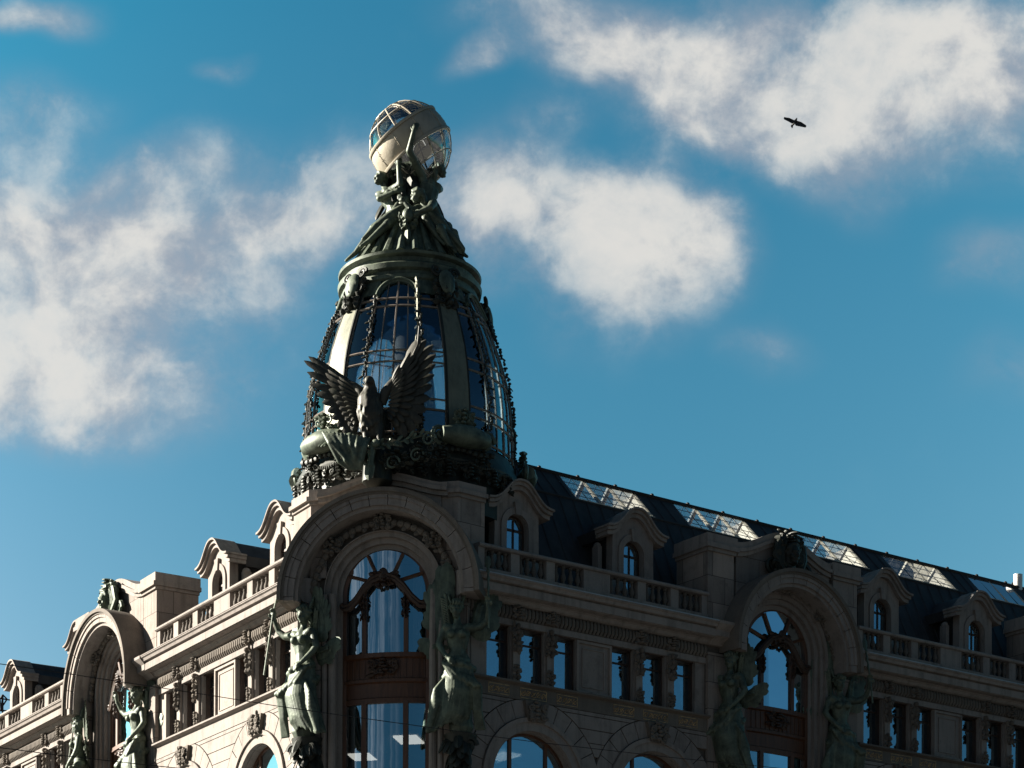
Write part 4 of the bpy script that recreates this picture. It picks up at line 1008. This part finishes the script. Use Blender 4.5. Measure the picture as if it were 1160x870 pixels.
# eagle over the corner arch (chamfer coordinates)
EG = empty('eagle_statue', mtx=frame(CC, CB, FC @ V((0, 2.3, 26.8)))); tag(EG, 'dark bronze eagle with raised wings perched above the corner arch', 'sculpture')
o = Org(); z0 = 26.8
def E(x, y, z): return (x, y, z-z0)
o.chain([E(-.12, .0, 28.45), E(-.22, -.1, 29.0), E(-.28, -.12, 29.45), E(-.24, -.16, 29.8)], [.34, .46, .40, .24])
o.cap(E(-.24, -.16, 29.8), E(-.22, -.26, 30.0), .2, .17); o.ell(E(-.23, -.32, 30.04), (.17, .22, .17)); o.cap(E(-.24, -.46, 30.02), E(-.25, -.62, 29.9), .09, .04)
for sx in (-1, 1): o.cap(E(-.16+sx*.22, -.16, 28.6), E(-.12+sx*.22, -.3, 28.15), .17, .09); o.cap(E(-.12+sx*.22, -.3, 28.15), E(-.08+sx*.16, -.34, 27.85), .075, .06)
for sx in (-1, 1):
    for k in (-1, 0, 1): o.cap(E(-.08+sx*.16, -.34, 27.86), E(-.08+sx*.16+k*.09, -.5, 27.76), .05, .03)
rg = random.Random(2)
for k in range(60):
    a = rg.uniform(0, 6.28); z = rg.uniform(28.5, 29.7); r = .44-.25*abs(z-29.1)
    o.cap(E(-.24+r*math.cos(a), -.1+r*math.sin(a), z), E(-.24+r*1.04*math.cos(a), -.1+r*1.04*math.sin(a), z-.14), .065, .045, 6)
link('body', o.mesh('body', 'bronze_brown', .035, 1), EG)
def feathers(mb, spec, nrm):
    for (p0, p1, wd, th) in spec: mb.blade(E(*p0), E(*p1), nrm, wd, th)
lw = MB(); spec = []
tips = [(-2.42, .1, 31.16), (-2.56, .06, 31.02), (-2.44, .02, 30.62), (-2.34, 0, 30.2), (-2.1, -.02, 29.86), (-1.9, -.04, 29.56), (-1.72, -.06, 29.25), (-1.55, -.08, 28.98), (-1.35, -.1, 28.7), (-1.12, -.12, 28.42), (-.9, -.14, 28.2)]
for i, t in enumerate(tips):
    k = i/10; st_ = (-.82-.35*(1-k)*(.6), .1, 29.95-.95*k+.25*(1-k)); spec.append((st_, t, .34 if i > 3 else .26, .05))
for i in range(11):
    k = i/10; t = tips[i]; st_ = (-.72, .0, 29.9-.95*k); spec.append((st_, tuple(st_[j]+(t[j]-st_[j])*.58-(0, .1, 0)[j] for j in range(3)), .28, .06))
    spec.append(((-.66, -.08, 29.85-.9*k), tuple(st_[j]+(t[j]-st_[j])*.34-(0, .18, 0)[j] for j in range(3)), .17, .05))
feathers(lw, spec, (.1, -1, .1)); lw.tube([E(-.5, 0, 29.5), E(-.62, -.05, 29.85), E(-.8, 0, 30.02), E(-1.1, .05, 30.2), E(-1.5, .08, 30.5)], [.16, .17, .14, .11, .05], 9)
build(lw, 'wing', 'bronze_brown', EG, None, 45)
rw = MB(); spec = []
tips = [(1.36, .1, 31.5), (1.55, .15, 31.46), (1.78, .2, 31.3), (1.86, .25, 31.0), (1.84, .3, 30.7), (1.8, .3, 30.35), (1.74, .3, 30.0), (1.66, .3, 29.6), (1.55, .28, 29.2), (1.42, .25, 28.8), (1.2, .2, 28.5), (.9, .1, 28.3)]
for i, t in enumerate(tips):
    k = i/11; st_ = (.42+.55*(1-k)*.8, .1, 29.95-.85*k+.75*(1-k)**2); spec.append((st_, t, .38, .05))
    st2 = (.36+.3*(1-k), .0, 29.9-.85*k+.4*(1-k)); spec.append((st2, tuple(st2[j]+(t[j]-st2[j])*.6-(0, .1, 0)[j] for j in range(3)), .22, .05))
    st3 = (.3+.16*(1-k), -.08, 29.88-.85*k+.2*(1-k)); spec.append((st3, tuple(st3[j]+(t[j]-st3[j])*.34-(0, .18, 0)[j] for j in range(3)), .18, .05))
feathers(rw, spec, (-.3, -1, .1)); rw.tube([E(.1, 0, 29.4), E(.24, -.05, 29.75), E(.4, 0, 30.0), E(.75, .05, 30.35), E(1.1, .08, 30.8), E(1.3, .1, 31.3), E(1.34, .1, 31.9)], [.16, .17, .14, .11, .08, .05, .03], 9)
build(rw, 'wing', 'bronze_brown', EG, None, 45)
tl = Org()
tl.cap(E(-.95, -.05, 28.3), E(-.7, -.05, 27.8), .2, .3)
for k in range(13):
    t = k/12; tl.chain([E(-1.78+1.6*t, -.4-.12*math.sin(t*3), 28.45-.3*t), E(-1.5+1.2*t+rg.uniform(-.07, .07), -.55-rg.uniform(0, .1), 28.0-.2*t), E(-1.12+.74*t+rg.uniform(-.08, .08), -.5-rg.uniform(0, .12), 27.5-.1*t+rg.uniform(-.1, .1)), E(-.88+.44*t, -.42, 27.15-.02*t)], [.045, .085, .075, .035])
link('draped_cloth', tl.mesh('draped_cloth', 'bronze_green', .035, 1), EG)
rbn = MB(); rbn.tube([E(-.1, -.35, 27.95), E(-.12, -.42, 27.6), E(-.14, -.46, 27.2)], [.16, .12, .1], 6); rbn.blade(E(-.14, -.44, 27.5), E(-.2, -.5, 26.75), (0, -1, 0), .34, .06); rbn.ell(E(.02, -.45, 27.95), (.16, .12, .14))
build(rbn, 'ribbon', 'bronze_green', EG)
lb = MB(); rg = random.Random(8)
for sgn, L, dz in ((1, 2.0, .42), (-1, 1.75, .35)):
    pts = [E(sgn*L*k/8-.1, -.3+.02*k, 27.9+dz*(k/8)**1.4) for k in range(9)]; lb.tube(pts, .035, 5)
    for k in range(26):
        t = rg.random(); p = V(pts[0])+(V(pts[-1])-V(pts[0]))*t; a = rg.uniform(0, 6.28)
        lb.blade(p, p+V((sgn*.2, -.08+.1*math.cos(a), .2*math.sin(a))), (rg.uniform(-.4, .4), -1, rg.uniform(-.4, .4)), .12, .03)
for (x, z) in ((.55, 27.35), (1.35, 27.55), (1.75, 28.05)): lb.spiral(E(x, -.25, z), .24, 1.6, .05, 1 if x > 0 else -1)
build(lb, 'laurel_branch', 'bronze_green', EG)
pd_ = MB()
for (x, z, w_, h_) in ((.6, 27.5, 1.2, .7), (1.5, 27.7, 1.0, .7)): carve(pd_, x, -.02, z-z0, w_, h_, int(x*10)+300, .3, 12)
pd_.lathe([(.2, -.1), (.5, .1), (.45, .8), (.3, 1.2)], 14, (-.1, .25, .0))
build(pd_, 'perch', 'bronze_dark', EG)

# globe
GC = AX+V((0, 0, 39.87)); vr = V((RR.x, RR.y, 0)).normalized(); vf = V((RF.x, RF.y, 0)).normalized()
GB = empty('glass_globe', mtx=frame(vr, vf, GC)); tag(GB, 'glazed globe with a wide pale metal band, raised by bronze figures atop the dome', 'globe')
Rg = 1.42
tilt = MT.Rotation(R_(-36), 4, 'Y') @ MT.Rotation(R_(9), 4, 'X')
def gl_l(prof, seg=48, cap=False): return MB().lathe(prof, seg, cap=cap).xf(tilt)
hu, hl_ = .34*Rg, -.24*Rg
ru, rl = math.sqrt(Rg**2-hu**2), math.sqrt(Rg**2-hl_**2)
bd = [(math.sqrt(Rg**2-h*h)*.995, h) for h in [hl_+(hu-hl_)*k/8 for k in range(9)]]
build(gl_l([(p[0]-.05, p[1]) for p in reversed(bd)]+bd+[(bd[-1][0]-.05, bd[-1][1])]), 'band', 'globe_metal', GB, None, 40)
sm_ = MB()
for i in range(10):
    ph = 2*math.pi*i/10+.2; sm_.tube([(p[0]*1.003*math.sin(ph), -p[0]*1.003*math.cos(ph), p[1]) for p in bd], .011, 4)
    for j in range(1, 8, 2):
        for dp_ in (-.035, .035): sm_.ell((bd[j][0]*1.004*math.sin(ph+dp_), -bd[j][0]*1.004*math.cos(ph+dp_), bd[j][1]), .014, None, 5, 4)
build(sm_.xf(tilt), 'band_seams', 'globe_metal', GB)
for h, r in ((hu, ru), (hl_, rl)): build(gl_l([(r-.06, h-.045), (r+.05, h-.045), (r+.06, h), (r+.05, h+.045), (r-.06, h+.045), (r-.06, h-.045)]), 'rim', 'globe_metal', GB, None, 40)
for s_ in (1, -1):
    a_s = math.asin((hu if s_ > 0 else hl_)/Rg); prof = []
    for k in range(9):
        a = a_s+(s_*math.pi/2*.995-a_s)*k/8; prof.append((Rg*.975*math.cos(a), Rg*.975*math.sin(a)))
    build(gl_l(prof), 'glass_cap', 'globe_glass', GB, None, 60)
    gr = MB()
    for i in range(12):
        ph = 2*math.pi*(i+.5)/12
        gr.tube([(Rg*math.cos(a_s+(s_*math.pi/2-a_s)*k/8)*math.sin(ph), -Rg*math.cos(a_s+(s_*math.pi/2-a_s)*k/8)*math.cos(ph), Rg*math.sin(a_s+(s_*math.pi/2-a_s)*k/8)) for k in range(9)], .024, 5)
    for fz in (.36, .68):
        a = a_s+(s_*math.pi/2-a_s)*fz; gr.tube([(Rg*math.cos(a)*math.sin(2*math.pi*k/40), -Rg*math.cos(a)*math.cos(2*math.pi*k/40), Rg*math.sin(a)) for k in range(41)], .022, 5)
    build(gr.xf(tilt), 'grid', 'globe_metal', GB, None, 45)
ig = MB(); rg = random.Random(4)
for i in range(6):
    a = i*math.pi/3; ig.tube([(1.2*math.cos(a), 1.2*math.sin(a), .55), (.3*math.cos(a), .3*math.sin(a), -.2), (-.2*math.cos(a), -.2*math.sin(a), -1.1)], .03, 5)
    ig.tube([(1.15*math.cos(a), 1.15*math.sin(a), .7), (1.15*math.cos(a+1.05), 1.15*math.sin(a+1.05), .7)], .028, 5)
    ig.tube([(1.2*math.cos(a), 1.2*math.sin(a), -.5), (0, 0, .9)], .028, 5)
build(ig, 'inner_struts', 'iron', GB)

# figures that carry the globe (frame facing the street: x to the viewer's right, y away)
FG = frame(vr, vf, AX)
def bearer(label, J, face, hairtype='long', drape=()):
    zb2 = 36.0; s = 2.15
    o = Org(); q = lambda p: V((p[0], p[1], p[2]-zb2))
    side = (V(J['shR'])-V(J['shL'])).normalized()
    torso(o, q(J['pel']), q(J['che']), q(J['nk']), side, J['front'], s)
    head(o, q(J['hd']), face, s*.92, hairtype)
    for a, b, c, t in (('shL', 'elL', 'haL', 'tiL'), ('shR', 'elR', 'haR', 'tiR')):
        o.chain([q(J[a]), q(J[b])], [.07*s, .056*s]); o.chain([q(J[b]), q(J[c])], [.055*s, .038*s]); hand(o, q(J[c]), q(J[t]), J.get('pn', (0, 1, 0)), s*1.05, .3)
    for a, b, c, t in J['legs']:
        o.chain([q(a), q(b)], [.115*s, .075*s]); o.chain([q(b), q(c)], [.07*s, .042*s]); o.cap(q(c), q(t), .042*s, .025*s)
    r = empty('globe_bearer_statue', mtx=FG @ MT.Translation((0, 0, zb2))); tag(r, label, 'statue', 'bronze figures carrying the globe')
    link('body', o.mesh('body', 'bronze_green', .024, 2), r)
    d = Org(); rg = random.Random(len(label))
    for pts, r0, nf, spread in drape:
        for k in range(nf):
            of = V((rg.uniform(-1, 1), rg.uniform(-.7, .4), rg.uniform(-.4, .4)))*spread*1.35
            d.chain([q(p)+of*(.35+.65*i/(len(pts)-1)) for i, p in enumerate(pts)], [r0*1.25*(1.0, 1.25, 1.1, .6, .4)[min(i, 4)] for i in range(len(pts))])
    link('drapery', d.mesh('drapery', 'bronze_green', .028, 1), r)
    return r
bearer('bronze woman seen from behind, right of the globe foot, one arm raised onto the band',
  dict(pel=(.55, -.62, 37.42), che=(.66, -.5, 38.1), nk=(.74, -.36, 38.5), hd=(1.05, -.3, 38.86), front=(.25, 1, 0), shL=(.45, -.62, 38.5), elL=(.02, -1.3, 39.08), haL=(.17, -1.53, 39.6), tiL=(.26, -1.52, 39.85), shR=(.95, -.3, 38.3), elR=(1.02, .3, 38.5), haR=(.85, .75, 38.9), tiR=(.8, .8, 39.1), pn=(0, 1, .3),
       legs=[((.75, -.6, 37.25), (1.3, -.75, 36.72), (1.72, -.75, 35.98), (1.95, -.8, 35.72)), ((.5, -.8, 37.25), (.6, -1.4, 36.72), (1.08, -1.55, 35.98), (1.25, -1.65, 35.75))]), (.95, .5, .1),
  drape=[([(.3, -.85, 37.45), (.6, -1.2, 37.05), (1.0, -1.3, 36.65), (1.35, -1.3, 36.2)], .085, 9, .17), ([(.85, -.3, 37.4), (1.15, -.3, 36.9), (1.35, -.3, 36.4), (1.7, -.3, 35.9)], .08, 6, .16)])
bearer('bronze woman with face turned left and trailing leg, left of the globe foot',
  dict(pel=(-.45, -.72, 37.2), che=(-.72, -.55, 37.85), nk=(-.86, -.36, 38.22), hd=(-1.03, -.34, 38.56), front=(-.6, -.8, 0), shL=(-1.0, -.3, 38.02), elL=(-1.02, -.75, 37.7), haL=(-.55, -.95, 37.82), tiL=(-.4, -.98, 37.86), shR=(-.62, -.58, 38.05), elR=(-.3, -.95, 38.1), haR=(-.36, -.95, 38.7), tiR=(-.34, -1.0, 38.92), pn=(0, 1, .2),
       legs=[((-.58, -.75, 37.05), (-1.2, -1.0, 36.55), (-1.82, -.95, 35.75), (-2.15, -.9, 35.5)), ((-.38, -.85, 37.05), (-.72, -1.42, 36.5), (-1.35, -1.5, 35.9), (-1.6, -1.55, 35.72))]), (-.95, -.45, .05),
  drape=[([(-.2, -.95, 37.3), (-.6, -1.2, 36.9), (-1.05, -1.25, 36.5), (-1.45, -1.3, 36.05)], .085, 9, .17), ([(.1, -.6, 38.0), (-.15, -.85, 37.6), (-.35, -.95, 37.2), (-.5, -1.05, 36.8)], .07, 7, .16)])
bearer('bronze woman half hidden under the globe, head between the two nearer figures',
  dict(pel=(-.15, .25, 37.5), che=(-.3, .1, 38.15), nk=(-.4, 0, 38.52), hd=(-.56, -.2, 38.82), front=(-.3, -1, 0), shL=(-.62, .12, 38.38), elL=(-.95, .1, 38.75), haL=(-1.05, -.1, 39.25), tiL=(-1.05, -.15, 39.4), shR=(-.05, -.05, 38.42), elR=(.2, -.5, 38.55), haR=(.1, -.85, 38.9), tiR=(.08, -.95, 39.05), pn=(0, 1, .3),
       legs=[((-.1, .4, 37.3), (.1, .9, 36.6), (.3, 1.4, 35.7), (.3, 1.6, 35.5)), ((-.3, .4, 37.3), (-.4, .95, 36.6), (-.6, 1.4, 35.7), (-.6, 1.6, 35.5))]), (-.8, -.6, .1),
  drape=[([(-.1, -.1, 37.9), (.05, -.6, 37.5), (.12, -.95, 37.1), (.1, -1.15, 36.85)], .08, 8, .2)])
bearer('bronze woman crouching with bent back low on the right of the fluted cone top',
  dict(pel=(1.15, -.95, 36.55), che=(.72, -1.1, 37.12), nk=(.5, -1.2, 37.4), hd=(.28, -1.32, 37.55), front=(-.5, .6, -.4), shL=(.45, -1.0, 37.3), elL=(.1, -1.3, 37.05), haL=(-.1, -1.3, 37.3), tiL=(-.2, -1.3, 37.4), shR=(.85, -1.35, 37.3), elR=(.75, -1.75, 36.95), haR=(.4, -1.75, 36.8), tiR=(.3, -1.75, 36.75), pn=(0, 1, .3),
       legs=[((1.3, -1.0, 36.4), (1.55, -1.35, 36.25), (1.8, -1.1, 35.7), (2.0, -1.15, 35.55)), ((1.15, -1.2, 36.4), (1.1, -1.75, 36.25), (1.4, -1.75, 35.7), (1.5, -1.85, 35.6))]), (-.8, .2, -.3),
  drape=[([(.95, -1.2, 36.7), (1.2, -1.4, 36.3), (1.5, -1.5, 35.95), (1.75, -1.5, 35.6)], .08, 7, .17)])
pt_ = MB(); carve(pt_, 0, 0, 0, .75, .75, 410, .3, 14); pt_.ell((0, -.18, .1), (.2, .2, .24), None, 12, 9); pt_.blade((0, -.15, -.2), (0, -.2, -1.0), (0, -1, 0), .22, .1)
tag(build(pt_.xf(FG @ MT.Translation((.0, -1.55, 36.6))), 'mask_ornament', 'bronze_green'), 'small carved bronze mask with pendant on the front of the fluted cone', 'ornament')

# masks over the wing arches
def mascaron(mt, z, label, material):
    r = empty('mask_cartouche', mtx=mt @ MT.Translation((0, -.1, z))); tag(r, label, 'sculpture')
    o = Org(); head(o, (0, -.32, .55), (0, -1, -.12), 3.3, 'none'); o.cap((0, -.1, .1), (0, -.1, .6), .3, .35)
    link('face', o.mesh('face', material, .03, 1), r)
    c_ = carve(MB(), 0, -.05, .5, 1.9, 1.5, 77, .38, 24); carve(c_, 0, -.1, 1.12, 1.2, .6, 78, .35, 12)
    for sx in (-1, 1):
        c_.spiral((sx*.78, -.1, .1), .3, 1.8, .09, sx); c_.tube([(sx*.3, -.25, 1.2), (sx*.6, -.25, .9), (sx*.7, -.2, .45), (sx*.5, -.3, .05), (sx*.2, -.3, -.15)], [.08, .13, .13, .1, .05], 8)
        for k in range(4): c_.tube([(sx*(.28+.05*k), -.34+.03*k, 1.0), (sx*(.42+.05*k), -.3, .6), (sx*(.34+.08*k), -.3, .1)], [.04, .07, .03], 6)
    build(c_, 'scrollwork', material, r)
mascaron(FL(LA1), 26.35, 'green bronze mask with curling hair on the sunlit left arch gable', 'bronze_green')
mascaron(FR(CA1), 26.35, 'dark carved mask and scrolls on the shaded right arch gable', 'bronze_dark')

# small things
def ray(px, py):
    d = V(((px-580)/2667.23, -(py-1411.47)/2667.23, 1)); return RR*d.x+RU*d.y+RF*d.z
bp = CAMP+ray(900, 139)*95
Rb = frame(RR, RF, bp)
bw = empty('crow', mtx=Rb); tag(bw, 'dark bird with spread wings gliding below the upper cloud', 'bird')
o = Org(); o.cap((-.05, 0, -.06), (.05, -.02, .09), .05, .055); o.cap((.05, -.02, .09), (.085, -.03, .15), .045, .03); o.cap((.085, -.03, .15), (.1, -.03, .19), .018, .006)
link('body', o.mesh('body', 'feather', .012, 1), bw)
def bwing(sx):
    b = MB(); root = V((sx*.03+.02, 0, .06)); d1 = V((-.42, -.05, .13)) if sx < 0 else V((.42, -.05, -.2))
    for k in range(9):
        t = k/8; st_ = root+d1*t*.75; e = st_+d1*(.32-.1*(1-t))+V((-.05 if sx > 0 else .02, 0, -.15+.09*t)); b.blade(st_, e, (0, -1, .1), .12, .012)
    b.tube([root, root+d1*.5+V((0, 0, .03)), root+d1], [.035, .028, .01], 6); return b
build(bwing(-1), 'wing', 'feather', bw); build(bwing(1), 'wing', 'feather', bw)
b = MB()
for k in range(5): b.blade((-.06, 0, -.05), (-.13-.012*k+.03, 0, -.2+.02*k-.03), (0, -1, 0), .05, .008)
build(b, 'tail', 'feather', bw); build(MB().ell((-.035, -.03, -.045), (.035, .03, .05)), 'rump', 'bird_cream', bw)
def wire(pts, label, sag=0):
    P_ = [CAMP+ray(*p)*d for (p, d) in pts]; c_ = MB().tube(P_, .0065, 5)
    tag(build(c_, 'overhead_wire', 'iron'), label, 'wire', 'street wires in front of the building')
wire([((-60, 744), 33), ((14, 754), 33.5), ((75, 763), 34), ((240, 788), 35.5), ((315, 800), 36.3), ((399, 812), 37), ((490, 824.5), 38), ((556, 834), 38.6), ((610, 841), 39), ((760, 858), 40.3), ((900, 872), 41.5)], 'upper thin dark wire crossing the left wing and the corner window')
wire([((-60, 838), 31), ((0, 847), 31.5), ((62, 855), 32), ((116, 861), 32.4), ((170, 867), 32.8), ((260, 876), 33.5)], 'lower thin dark wire at the bottom left, over the far arch')
an = MB(); bA = FL(0) @ V((-37.6, 2.2, 24.3))
pA = [CAMP+ray(x, y)*109 for x, y in ((0, 792), (14, 793.5), (14, 806), (0, 804.5), (3, 787), (8, 792), (13, 806), (1, 806), (-14, 789), (-14, 803))]
for a, b_ in ((8, 1), (9, 2), (1, 2), (0, 4), (4, 5), (4, 7), (0, 7), (5, 3), (3, 5), (4, 0)): an.tube([pA[a], pA[b_]], .035, 5)
an.tube([pA[4], V((pA[4].x, pA[4].y, 24.3))], .045, 5); an.tube([pA[2], V((pA[2].x, pA[2].y, 24.3))], .04, 5)
tag(build(an, 'roof_antenna', 'iron'), 'thin dark metal aerial frame on the roof at the far left', 'antenna')
cp = CAMP+ray(1153.2, 665)*99.9
ck = empty('roof_vent', (cp.x, cp.y, 29.25)); tag(ck, 'short pale metal flue standing on the ridge at the far right', 'chimney')
build(MB().lathe([(.19, 0), (.19, 1.15), (.17, 1.15), (.17, .9)], 20, cap=False), 'pipe', 'galvanised', ck)
build(MB().lathe([(.045, 0), (.045, .72), (.055, .74), (.0, .78)], 12, (-.33, 0, 0)), 'side_pipe', 'iron', ck)
